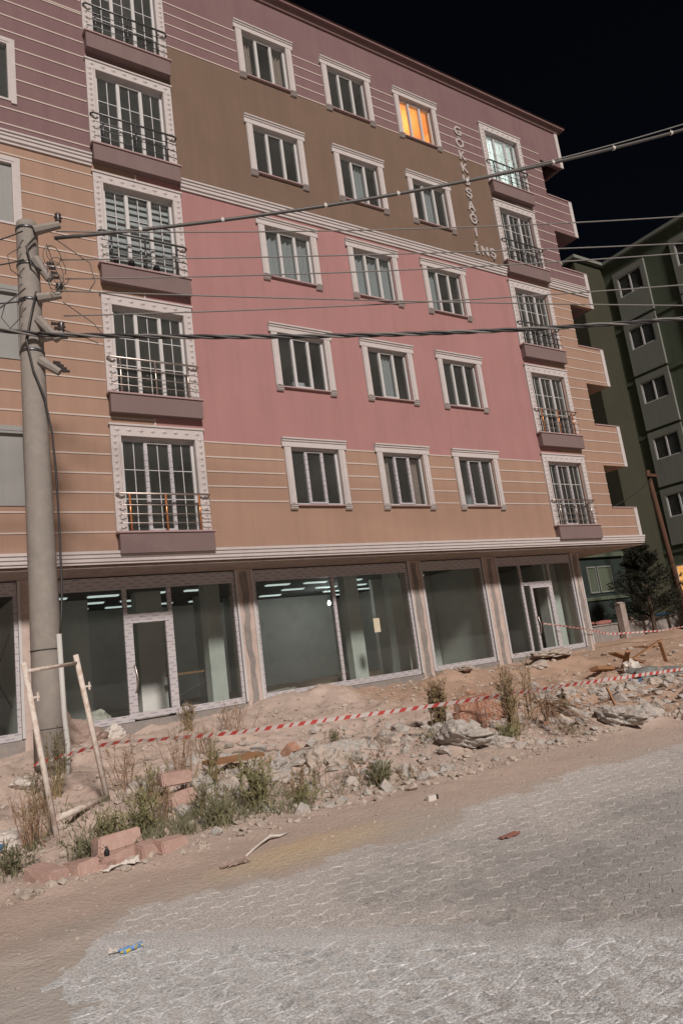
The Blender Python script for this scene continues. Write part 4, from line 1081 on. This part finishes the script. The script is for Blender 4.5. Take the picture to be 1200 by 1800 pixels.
cable('power_wire', (2.5,10.72,7.36), (12.16,6.0,7.25), .0115, M['wire'], .08, 'lowest thin wire at the pole, crossing another above the second floor windows')
cable('power_cable', (-9.0,10.72,7.05), (2.1,10.72,6.98), .026, M['cable'], .05, 'black twisted cable running left from the pole out of view', ext=1.0, twist=5)
cable('power_cable', (2.1,10.72,6.98), (11.88,6.0,6.54), .026, M['cable'], .16, 'black twisted cable sagging from the pole across the second floor windows', twist=5)
for i, (z0, z1) in enumerate(((8.75, 8.3), (8.25, 7.95), (7.55, 7.35), (7.75, 7.0))):
    cable('service_wire', (1.95,10.75,z0), (1.2,10.7,z1), .012, M['cable'], .04, ('uppermost', 'second', 'third', 'lowest')[i] + ' short black wire leaving the pole towards the left edge', ext=6, group='wires leaving the pole to the left')
# wooden pole beside the green building with its own cable
wp_ = empty('wooden_pole', (27.0, 16.5, .6)); tag(wp_, 'leaning rusty brown wooden pole before the green block', 'utility pole')
m = MB(); m.tube([(27.45,16.5,.4),(27.2,16.5,3.2),(26.9,16.5,7.3)], [.12,.11,.09], 10); m.build('shaft', M['dark_rust'], wp_, True)
m = MB(); m.box(26.55,27.3,16.34,16.40,7.0,7.12); m.build('crossarm', M['dark_rust'], wp_)
cable('service_wire', (26.9,16.4,6.9), (20.6,14.3,5.1), .018, M['cable'], .10, 'black wire from the brown wooden pole to the lowest balcony', ext=1.0, group='wire to the wooden pole')

# ================================================================== THINGS ON THE PLOT
# leaning white frame
fr = empty('pipe_frame', (1.6, 8.2, h(1.6, 8.2))); tag(fr, 'leaning rusty white metal pipe frame standing in front of the concrete pole', 'frame')
FL0, FL1, FR0, FR1 = Vector((1.52,7.95,.05)), Vector((1.30,8.15,1.90)), Vector((2.22,8.7,.22)), Vector((1.96,8.75,1.95))
for a, b_ in ((FL0, FL1), (FR0, FR1)):
    m = MB(); m.tube([a, b_], .031, 8); m.build('leg', M['rusty_white'], fr, True)
m = MB(); m.tube([FL0.lerp(FL1, .95), FR0.lerp(FR1, .945)], .020, 8); m.build('crossbar', M['rusty_white'], fr, True)
m = MB(); m.tube([FL0.lerp(FL1, .14), FR0.lerp(FR1, .05)], .034, 8); m.build('bottom_rail', M['rusty_white'], fr, True)
for a, b_, t in ((FL0, FL1, .80), (FR0, FR1, .78)):
    p = a.lerp(b_, t); m = MB(); m.tube([p, p+Vector((.09, -.02, 0))], .012, 6); m.tube([p+Vector((.07,-.02,-.04)), p+Vector((.07,-.02,.05))], .012, 6); m.build('latch', M['rusty_white'], fr)
# barrier tapes
def tape(name, ctrl, label, w=.052, pitch=.16):
    pts = []; 
    for (a, b_) in zip(ctrl[:-1], ctrl[1:]):
        a, b_ = Vector(a), Vector(b_); L = (b_-a).length; n = max(2, int(L/.043))
        for i in range(n): pts.append(a.lerp(b_, i/n))
    pts.append(Vector(ctrl[-1]))
    # smooth sag
    for _ in range(30): pts = [pts[0]] + [(pts[i-1]+pts[i]*2+pts[i+1])/4 for i in range(1, len(pts)-1)] + [pts[-1]]
    m = MB(); s = 0
    for i in range(len(pts)-1):
        a, b_ = pts[i], pts[i+1]; t = (b_-a).normalized(); s += (b_-a).length
        tw = .35*math.sin(s*1.1)+.25
        up = Vector((0, -math.sin(tw), math.cos(tw))); sl = t*w*.5
        red = (s % pitch) < pitch*.42
        m.quad(a-up*w/2-sl, b_-up*w/2-sl, b_+up*w/2+sl, a+up*w/2+sl, 1 if red else 0)
    o = m.build(name, [M['tape_white'], M['tape_red']], None, loc=ctrl[0]); tag(o, label, 'tape', 'barrier tapes'); return o
tape('barrier_tape', [(1.80,10.75,.62),(1.84,10.6,.66),(2.22,10.55,.69),(2.57,10.2,.78),(4.1,9.5,.67),(5.48,8.7,.67),(6.40,8.1,.67),(7.46,7.75,.66),(9.05,7.6,.62),(11.99,7.5,.50),(17.0,7.3,.45)], 'red and white striped barrier tape stretched from the concrete pole across the rubble')
tape('barrier_tape', [(17.30,15.12,1.62),(18.9,15.05,1.32),(20.6,15.2,.98),(22.5,14.6,.86),(28.0,13.5,1.0)], 'faded striped barrier tape hanging from the right shop door handle', .05, .18)

# kerb stones at the left, one object each
def kerb(x, y, dx, dy, dz, rot, tilt, zlift, label):
    dx *= .92; dy *= .9; dz *= .95; zlift *= .95
    m = bpy.data.meshes.new('kerb_stone'); bm = bmesh.new(); bmesh.ops.create_cube(bm, size=1)
    for v in bm.verts: v.co = Vector((v.co.x*dx + random.uniform(-.022,.022), v.co.y*dy*(.85 if v.co.z > 0 else 1)+random.uniform(-.015,.015), v.co.z*dz+random.uniform(-.014,.014)))
    bmesh.ops.bevel(bm, geom=list(bm.edges), offset=.014, segments=2, affect='EDGES'); bm.to_mesh(m); bm.free(); m.materials.append(M['kerbstone'])
    o = bpy.data.objects.new('kerb_stone', m); COL.objects.link(o); o.location = (x, y, h(x, y)+dz/2-.03+zlift); o.rotation_euler = (tilt, random.uniform(-.08,.08), rot)
    tag(o, label, 'kerb stone', 'pink kerb stones at the edge of the lane')
kerb(1.16,6.62,.20,.42,.15,.45,.12,0,'pink kerb stone at the far left end of the row')
kerb(1.42,6.60,.22,.34,.13,.30,-.10,0,'sunken pink kerb stone second from the left of the row')
kerb(1.58,6.56,.20,.26,.12,.75,.10,-.01,'short pink kerb stone lying before the leaning one')
kerb(1.76,6.64,.42,.20,.13,.25,.05,0,'pink kerb stone under the topmost one of the stack')
kerb(1.78,6.76,.44,.20,.16,.12,-.15,.12,'pink kerb stone lying on top of the others')
kerb(1.99,6.60,.24,.20,.12,.5,.15,0,'small pink kerb stone just right of the stack')
kerb(2.19,6.58,.34,.20,.10,.35,.1,-.01,'half buried pink kerb stone at the right end of the row')
kerb(2.75,7.85,.42,.20,.16,.2,-.2,.05,'dusty pink kerb stone among the weeds in mid plot')
kerb(2.80,8.1,.40,.2,.15,.1,.1,.22,'red tinted kerb stone standing above the weeds in mid plot')
# pile of hollow bricks
def brick_mesh():
    m = MB(); L, Hh, W = .19, .19, .135   # open end with two by two holes
    m.box(-L/2, L/2, .012, W, 0, Hh)
    t = .018
    for x in (-L/2, -t/2, L/2-t): m.box(x, x+t, -W+W, .012, .0, Hh)
    for z in (0, Hh/2-t/2, Hh-t):
        m.box(-L/2+t, -t/2, 0, .012, z, z+t); m.box(t/2, L/2-t, 0, .012, z, z+t)
    return m.mesh('hollow_brick', [M['brick']])
BR = brick_mesh(); bx0, by0 = 7.16, 8.02; ux = Vector((1, .15, 0)).normalized()
rows = [(0, 5, -.05), (1, 5, .02), (2, 4, .10)]
names = ('bottom', 'middle', 'top'); nth = ('first', 'second', 'third', 'fourth', 'fifth')
for r, n, off in rows:
    for i in range(n):
        p = Vector((bx0, by0, 0)) + ux*(off+i*.205+random.uniform(-.006,.006)); zb = h(bx0+.4, by0+.1)
        o = bpy.data.objects.new('hollow_brick', BR); COL.objects.link(o); o.location = (p.x, p.y+.03*r, zb-.10+r*.195)
        o.rotation_euler = (0, 0, .15+random.gauss(0, .06)); tag(o, f'hollow red brick in the {names[r]} row of the pile, {nth[i]} from the left', 'brick', 'hollow bricks piled behind the tape')
for i, (x, y, rx, rz, lb) in enumerate(((8.45,8.35,.2,.3,'single hollow red brick standing between the two tall dry weeds'),(8.05,8.75,.5,.9,'tilted hollow red brick behind the right end of the pile'),(4.75,9.0,.9,.4,'orange brick lying among weeds left of the boulders'),(9.35,10.2,.4,.2,'lone red brick far behind the tall dry weeds'))):
    o = bpy.data.objects.new('hollow_brick', BR); COL.objects.link(o); o.location = (x, y, h(x, y)+.01); o.rotation_euler = (rx, 0, rz); tag(o, lb, 'brick', 'loose bricks on the plot')
# concrete lumps and boulders
LUMPS = [(6.35,7.35,.50,.30,.20,'rock_grey','big grey heap of set concrete in front of the brick pile'),(6.85,7.15,.26,.2,.14,'rock_grey','smaller grey concrete lump right of the big grey heap'),
 (8.55,6.55,.48,.26,.15,'rock_grey','broad broken concrete slab at the lane edge on the right'),(9.1,6.45,.3,.2,.13,'rock_grey','tilted concrete slab end beside the dark hollow'),(9.55,6.1,.17,.14,.13,'rock','round pale stone at the right edge of the lane'),
 (4.85,8.35,.22,.18,.2,'rock','pale pointed boulder highest in the boulder row'),(4.95,8.05,.18,.15,.15,'rock','pale rounded boulder in front of the pointed one'),(5.45,8.55,.45,.16,.13,'rock_grey','long bluish concrete slab behind the boulders'),(6.1,8.5,.2,.15,.12,'rock','flat stone right of the bluish slab'),
 (4.35,8.5,.2,.16,.12,'rock_grey','grey stone left of the pointed boulder'),(4.05,8.1,.17,.13,.1,'rock','low pale stone beside the leafy weeds'),(3.2,8.3,.2,.16,.16,'rock_grey','grey block standing behind the bright weeds'),(3.45,8.0,.15,.12,.12,'rock','small pale stone right of the grey block'),
 (2.9,8.9,.25,.2,.16,'rock','sandy boulder behind the kerb stones in the weeds'),(6.9,8.35,.18,.14,.14,'rock_grey','grey stone left of the brick pile'),(6.55,8.1,.2,.13,.08,'rock','flat pale slab left of the brick pile'),
 (8.75,7.6,.16,.12,.1,'rock','pale stone under the dry twig bunch'),(11.4,9.2,.25,.2,.15,'rock','sandy lump behind the tape on the right'),(10.3,8.7,.2,.15,.12,'rock','pale lump just below the tape on the right'),(12.6,8.6,.22,.17,.14,'rock','cream lump below the right end of the tape'),
 (15.0,12.9,.9,.45,.15,'rock','broad sandy rubble mound before the last shop'),(12.2,13.4,.6,.36,.12,'rock','sandy rubble mound before the third shop'),(13.7,12.3,.5,.3,.12,'rock','rough rubble mound between the third and last shop'),(3.3,14.3,.42,.34,.34,'sack_tan','slumped brown cement sack left of the shop door'),
 (2.95,14.6,.3,.25,.5,'sack_tan','brown cement sack standing against the left shop sill'),(3.85,14.5,.3,.24,.24,'sack','torn pale printed sack left of the shop door'),(2.5,13.3,.25,.2,.18,'rock','sandy stone beside the foot of the concrete pole'),
 (1.0,8.25,.30,.24,.17,'sack','dirty white plastic sack at the left edge of the weeds'),(.85,8.0,.2,.16,.10,'blue_plastic','blue plastic sheet under the white sack at the left edge'),(1.55,10.3,.25,.2,.12,'sack','crumpled grey plastic near the foot of the pole'),
 (10.6,7.3,.25,.2,.14,'rock','pinkish stone at the rim of the orange hollow'),(11.0,6.6,.22,.16,.12,'rock','cream stone in the orange hollow'),(9.9,7.6,.3,.15,.08,'rock_grey','grey slab piece on the far rim of the orange hollow')]
for i, (x, y, a, b_, c, mt, lb) in enumerate(LUMPS):
    nm = 'sack' if 'sack' in mt or 'blue' in mt else ('rubble_mound' if 'mound' in lb else ('concrete_lump' if mt == 'rock_grey' else 'boulder'))
    o = lump(nm, (x, y, h(x, y)+(c*.18 if max(a, b_) < .24 or 'sack' in mt else -c*.12)), (a, b_, c), M[mt], 100+i, 4 if max(a, b_) > .25 else 3, .5)
    tag(o, lb, nm.replace('_', ' '))
# small stones: loose rubble nobody could count
rv, rf = [], []
ico = bmesh.new(); bmesh.ops.create_icosphere(ico, subdivisions=1, radius=1.0); IV = np.array([v.co[:] for v in ico.verts]); IF = np.array([[v.index for v in f.verts] for f in ico.faces]); ico.free()
def scatter(n, fx, fy, smin, smax, seed, lift=.2):
    r = np.random.default_rng(seed); k = 0; V = []; F = []; 
    xs_ = fx(r, n); ys_ = fy(r, n); zs_ = H(xs_, ys_)
    for x, y, z in zip(xs_, ys_, zs_):
        s = smin*(smax/smin)**(r.random()**2.2)
        v = IV*(1+r.normal(0, .22, (len(IV), 1)))*np.array([s*r.uniform(.7,1.4), s*r.uniform(.7,1.3), s*r.uniform(.4,.8)])
        a = r.uniform(0, 6.28); ca, sa = math.cos(a), math.sin(a)
        v = np.stack([v[:,0]*ca-v[:,1]*sa+x, v[:,0]*sa+v[:,1]*ca+y, v[:,2]+z+s*lift], -1)
        V.append(v); F.append(IF+k); k += len(IV)
    return np.concatenate(V).tolist(), np.concatenate(F).tolist()
def stuff(name, V, F, mat, label):
    me = bpy.data.meshes.new(name); me.from_pydata(V, [], F); me.materials.append(mat); o = bpy.data.objects.new(name, me); COL.objects.link(o); tag(o, label, None, None, 'stuff'); return o
U = lambda a, b_: (lambda r, n: r.uniform(a, b_, n))
V, F = scatter(6800, U(.5, 13), lambda r, n: 6.3+8.4*r.random(n)**1.5, .008, .055, 1); stuff('rubble', V, F, M['rock'], 'loose stones and rubble strewn over the plot')
V, F = scatter(2700, U(2.6, 14), lambda r, n: r.normal(8.2, .9, n).clip(6.6, 11.5), .012, .125, 2); stuff('rubble', V, F, M['rock_grey'], 'grey broken concrete strewn along the middle of the plot')
V, F = scatter(90, U(2.5, 12), lambda r, n: r.normal(8.6, .9, n).clip(6.8, 12), .02, .07, 3); stuff('brick_rubble', V, F, M['brick'], 'red brick fragments in the rubble')
V, F = scatter(1500, U(.3, 11), lambda r, n: r.uniform(4.6, 6.7, n), .004, .017, 4); stuff('gravel', V, F, M['rock'], 'fine gravel on the dusty lane')
V, F = scatter(900, U(11, 22), U(7, 15), .015, .09, 5); stuff('rubble', V, F, M['rock'], 'stones and clods before the right hand shops')

# planks, tarpaulin, cables at the right
def plank(x, y, L, w, t, rot, tilt, lift, label, mat='wood', cat='plank', name='plank'):
    m = MB(); m.box(-L/2, L/2, -w/2, w/2, -t/2, t/2); me = m.mesh(name, [M[mat]]); o = bpy.data.objects.new(name, me); COL.objects.link(o)
    o.location = (x, y, h(x, y)+lift); o.rotation_euler = (random.uniform(-.3,.3), tilt, rot); tag(o, label, cat, 'broken timber on the right'); return o
plank(14.9,10.6,1.5,.22,.03,.1,.30,.24,'brown board leaning highest on the broken timber heap')
plank(15.6,10.7,1.3,.18,.03,-.25,-.35,.28,'brown board sloping towards the right on the timber heap')
plank(14.4,10.4,1.0,.10,.05,.9,.55,.18,'orange batten sloping down at the left of the timber heap')
plank(15.5,10.1,.7,.08,.04,.3,1.2,.28,'short orange batten standing nearly upright in the timber heap')
plank(16.1,10.9,1.0,.30,.025,.2,.1,.42,'wide dark panel lying on top of the timber heap')
plank(13.3,10.2,.8,.2,.08,.2,.1,.1,'dark short log left of the timber heap')
for i, (x, y, a, b_, c, mt, lb) in enumerate(((13.5,9.3,.6,.32,.13,'teal_tarp','crumpled grey tarpaulin right of the tape end'),(14.3,9.0,.7,.3,.12,'teal_tarp','long grey sheet lying under the tape end'),(12.9,9.0,.45,.25,.09,'blue_plastic','bluish plastic sheet before the timber heap'),(13.9,9.9,.2,.17,.2,'white_debris','pale bucket shaped lump beside the timber heap'))):
    tag(lump('tarpaulin' if i < 3 else 'plaster_lump', (x, y, h(x, y)+c*.4), (a, b_, c), M[mt], 300+i, 3, .7), lb, 'tarpaulin' if i < 3 else 'lump')
m = MB(); pts = [(12.6+.25*i, 8.7+.3*math.sin(i*.9), h(12.6+.25*i, 8.7+.3*math.sin(i*.9))+.06+.05*math.sin(i*2.)) for i in range(12)]; m.tube(pts, .018, 6); tag(m.build('hose', M['teal_tarp'], None, True, loc=pts[0]), 'thin grey hose curling over the tarpaulin', 'hose')
plank(3.85,8.8,.9,.16,.04,.25,.05,.14,'grey brown plank behind the leafy weeds in mid plot')
plank(8.9,6.75,.5,.03,.03,.9,-.7,.18,'pale thin stick leaning on the broken concrete slab')
# litter
m = MB(); r0 = random.Random(5); pts = [(2.54,5.80,.03),(2.68,5.90,.05),(2.80,5.99,.06),(2.93,6.08,.07),(3.02,6.08,.05),(3.12,6.10,.05)]; m.tube(pts, [.006,.011,.009,.015,.013,.007], 6); tag(m.build('dry_branch', M['white_debris'], None, True, loc=pts[0]), 'bleached bare branch lying on the dusty lane', 'branch')
def crumple(name, x, y, w, d, hh, mat, seed, label, cat, n=7):
    rr = random.Random(seed); m = MB(); z = h(x, y) if y > 5.4 else .012
    G = [[Vector((x+(i/n-.5)*w+rr.gauss(0,w*.04), y+(j/n-.5)*d+rr.gauss(0,d*.06), z+.006+abs(rr.gauss(0,hh)))) for i in range(n+1)] for j in range(n+1)]
    for j in range(n):
        for i in range(n):
            if (i in (0, n-1)) and (j in (0, n-1)): continue
            m.quad(G[j][i], G[j][i+1], G[j+1][i+1], G[j+1][i], rr.choice((0,0,0,1)) if isinstance(mat, list) else 0)
    o = m.build(name, mat, None, loc=(x, y, z)); so = o.modifiers.new('thick', 'SOLIDIFY'); so.thickness = .002; tag(o, label, cat); return o
crumple('wrapper', 1.275, 4.69, .15, .07, .012, [M['blue_wrap'], M['yellow']], 1, 'crumpled blue and yellow snack wrapper on the paving', 'wrapper')
crumple('wrapper', 1.19, 4.73, .06, .05, .012, [M['white_debris']], 2, 'white torn corner of foil beside the blue wrapper', 'wrapper', 4)
crumple('rag', 4.14, 4.33, .19, .08, .006, [M['red_cloth'], M['red_cloth']], 3, 'flattened faded red rag on the paving', 'rag')
crumple('paper_scrap', 1.70, 6.42, .30, .09, .02, [M['white_debris']], 6, 'white torn paper along the foot of the kerb stones', 'paper')
crumple('rag', 2.42, 5.72, .22, .1, .014, [M['sack_tan']], 7, 'flat brown cloth at the lower end of the bleached branch', 'rag')
m = MB(); m.box(4.57,4.67,5.83,5.88,h(4.6,5.85),h(4.6,5.85)+.05); m.box(4.67,4.70,5.835,5.875,h(4.6,5.85)+.005,h(4.6,5.85)+.045,1); tag(m.build('carton', [M['white_debris'], M['black']], None, loc=(4.62,5.85,h(4.6,5.85))), 'small white carton lying on the dusty lane', 'carton')
m = MB(); m.lathe((1.635,6.56,h(1.63,6.56)+.10), [(.0,.0),(.022,.0),(.024,.04),(.009,.065),(.009,.08)], 10); tag(m.build('bottle', M['black'], None, True, loc=(1.635,6.56,h(1.63,6.56)+.08)), 'small black bottle stuck between the kerb stones', 'bottle')

# ------------------------------------------------------------------ weeds: every clump that stands apart is a thing
W_ = [ # x, y, height, stems, stem mat, leaf mat, spread, leaf, nl, label
 (7.23,8.67,.80,40,'stem','leaf_dry',.20,.06,60,'bushy olive brown dry weed left of the brick pile'),
 (7.32,7.24,.88,24,'stem','leaf_dry',.16,.06,46,'tall forked brown and green weed right of the brick pile'),
 (8.40,7.95,1.05,7,'stem','leaf_dry',.07,.05,46,'tall narrow dry weed stalk leaning to the right'),
 (9.20,7.95,.30,16,'stem','leaf_dark',.45,.05,26,'low dark green tuft right of the dry twigs'),
 (7.10,7.10,.22,18,'leaf','leaf',.5,.06,22,'low green tuft at the foot of the tall forked weed'),
 (3.41,8.41,.62,10,'stem','leaf',.16,.05,34,'upright yellow green weed in mid plot'),
 (2.85,7.35,.5,12,'stem','leaf_dark',.35,.05,26,'dark weed below the mid plot kerb stones'),
 (3.26,6.95,.62,24,'leaf','leaf',.30,.07,34,'dense bright green clump at the lane edge'),
 (3.02,8.35,.72,9,'twig','leaf_dry',.4,.03,16,'bare brown branching weed in mid plot'),
 (2.16,7.20,.52,24,'leaf','leaf',.32,.06,34,'broad yellow green clump right of the pipe frame'),
 (1.83,7.15,.40,22,'leaf','leaf',.4,.055,28,'green clump just above the kerb stones'),
 (1.25,7.75,.62,30,'twig','leaf_dry',.45,.035,26,'reddish brown bushy weed at the foot of the pipe frame'),
 (1.02,7.1,.35,22,'leaf_dark','leaf_dark',.5,.05,26,'dark green clump at the lower left edge'),
 (1.85,9.6,.85,14,'stem','leaf_dark',.25,.05,40,'tall dark weed right of the grey conduit'),
 (2.45,7.5,.45,14,'twig','leaf_dry',.45,.04,22,'brown weed between the two green clumps'),
 (2.72,6.75,.36,24,'leaf','leaf_dark',.5,.05,26,'low green clump at the lane edge'),
 (3.30,9.35,.70,12,'twig','leaf_dry',.35,.035,26,'thin brown weed behind the mid plot stones'),
 (4.70,12.6,.50,22,'stem','leaf_dry',.4,.05,36,'olive weed growing before the shop door step'),
 (5.25,12.1,.62,14,'twig','leaf_dry',.4,.035,26,'brown branching weed right of the shop door'),
 (2.50,9.1,.6,14,'twig','leaf_dry',.4,.04,28,'brown weed right of the frame on the sand'),
 (4.72,6.78,.30,26,'leaf','leaf_dark',.35,.05,26,'square green tuft at the lane edge'),
 (4.72,7.3,.36,10,'twig','leaf_dark',.45,.05,14,'thin dark weed before the boulders'),
 (4.35,7.6,.4,8,'twig','leaf_dark',.4,.05,18,'sparse leafy weed left of the boulders'),
 (5.65,9.3,.26,18,'stem','leaf_dark',.5,.04,28,'low olive tuft behind the bluish slab'),
 (3.72,6.80,.30,20,'leaf','leaf',.55,.05,24,'low green clump at the right end of the lane edge weeds'),
 (6.25,7.75,.20,16,'stem','leaf_dark',.6,.04,24,'small dark tuft left of the grey heap'),
 (5.35,7.7,.5,6,'twig','leaf_dry',.3,.05,8,'bare brown stalk among the boulders'),
 (4.85,10.8,.6,10,'twig','leaf_dry',.45,.03,18,'thin brown weed below the tape'),
 (2.55,8.2,.55,14,'stem','leaf',.35,.05,30,'green weed beside the sandy boulder'),
 (3.95,7.35,.45,14,'twig','leaf_dry',.35,.045,22,'rusty brown weed left of the square tuft'),
 (9.0,8.4,.4,8,'twig','leaf_dry',.5,.04,12,'sparse dry weed behind the dry twigs'),
 (3.85,9.8,.5,12,'twig','leaf_dry',.4,.035,22,'brown weed on the sand slope'),
 (5.1,6.75,.18,12,'stem','leaf_dry',.7,.04,14,'flat dry tuft right of the square tuft'),
 (7.9,6.75,.16,14,'stem','leaf_dark',.8,.04,18,'small green sprig before the dry twigs'),
 (1.5,8.9,.5,12,'stem','leaf_dark',.3,.05,28,'dark weed at the base of the concrete pole'),
 (1.55,6.95,.25,22,'leaf_dark','leaf_dark',.6,.05,22,'dark green carpet clump behind the kerb stones')]
for i, (x, y, hg, n, sm, lm, sp_, lf, nl, lb) in enumerate(W_):
    e = twiggy(x, y, h(x, y), hg*(.86 if y < 8 and x < 4.5 else 1), n, M[sm if sm in ('stem','twig') else sm], M[lm], 500+i, sp_, lf, nl, lean=((.12, 0) if 'leaning' in lb else (0, 0)), name='weed')
    tag(e, lb, 'weed', 'weeds on the building plot')
# dry twig bunch
rr = random.Random(9); m = MB(); bx, by = 8.35, 7.55; bz = h(bx, by)
for i in range(46):
    a = rr.uniform(3.3, 5.2); L = rr.uniform(.7, 1.5); top = Vector((bx+rr.gauss(0,.06), by+rr.gauss(0,.05), bz+.28+rr.uniform(0,.1)))
    end = Vector((bx+math.cos(a)*L, by+math.sin(a)*L*.8, 0)); end.z = h(end.x, end.y)+.02
    mid = top.lerp(end, .5); mid.z += rr.uniform(.02, .14)
    m.tube([top, mid, end], [.006,.005,.002], 4)
for i in range(10):
    a = rr.uniform(0, 6.28); m.tube([(bx,by,bz), (bx+.1*math.cos(a), by+.1*math.sin(a), bz+.35), (bx+.3*math.cos(a)+.1, by+.3*math.sin(a), bz+rr.uniform(.45,.75))], [.008,.006,.003], 4)
tag(m.build('twig_bunch', M['twig'], None, loc=(bx, by, bz)), 'fan of bare dry twigs trailing onto the lane', 'twigs')
# grass and ground cover in the weed strip
r = np.random.default_rng(21); V = []; F = []; k = 0
n = 3600
gx_ = np.concatenate([r.uniform(.5, 4.2, n//2), r.normal(2.6, .9, n//2).clip(.4, 5.2)]); gy_ = np.concatenate([6.7+r.random(n//2)**1.6*2.2, r.normal(7.1, .35, n//2).clip(6.65, 9)])
dens = vnoise(gx_*2.3+5, gy_*2.3); keep = dens > .42
gx_, gy_ = gx_[keep], gy_[keep]; gz_ = H(gx_, gy_)
for x, y, z in zip(gx_, gy_, gz_):
    a = r.uniform(0, 6.28); hh = r.uniform(.03, .15); b_ = r.uniform(-.7, .7, 2)*hh; w = .0045
    V += [(x-w*math.cos(a), y-w*math.sin(a), z-.01), (x+w*math.cos(a), y+w*math.sin(a), z-.01), (x+b_[0]*.5+w*.7*math.cos(a), y+b_[1]*.5, z+hh*.6), (x+b_[0], y+b_[1], z+hh)]
    F += [(k, k+1, k+2), (k, k+2, k+3)]; k += 4
half = len(F)//2
stuff('grass', V, F, M['leaf_dark'], 'low dark green ground cover behind the kerb stones')
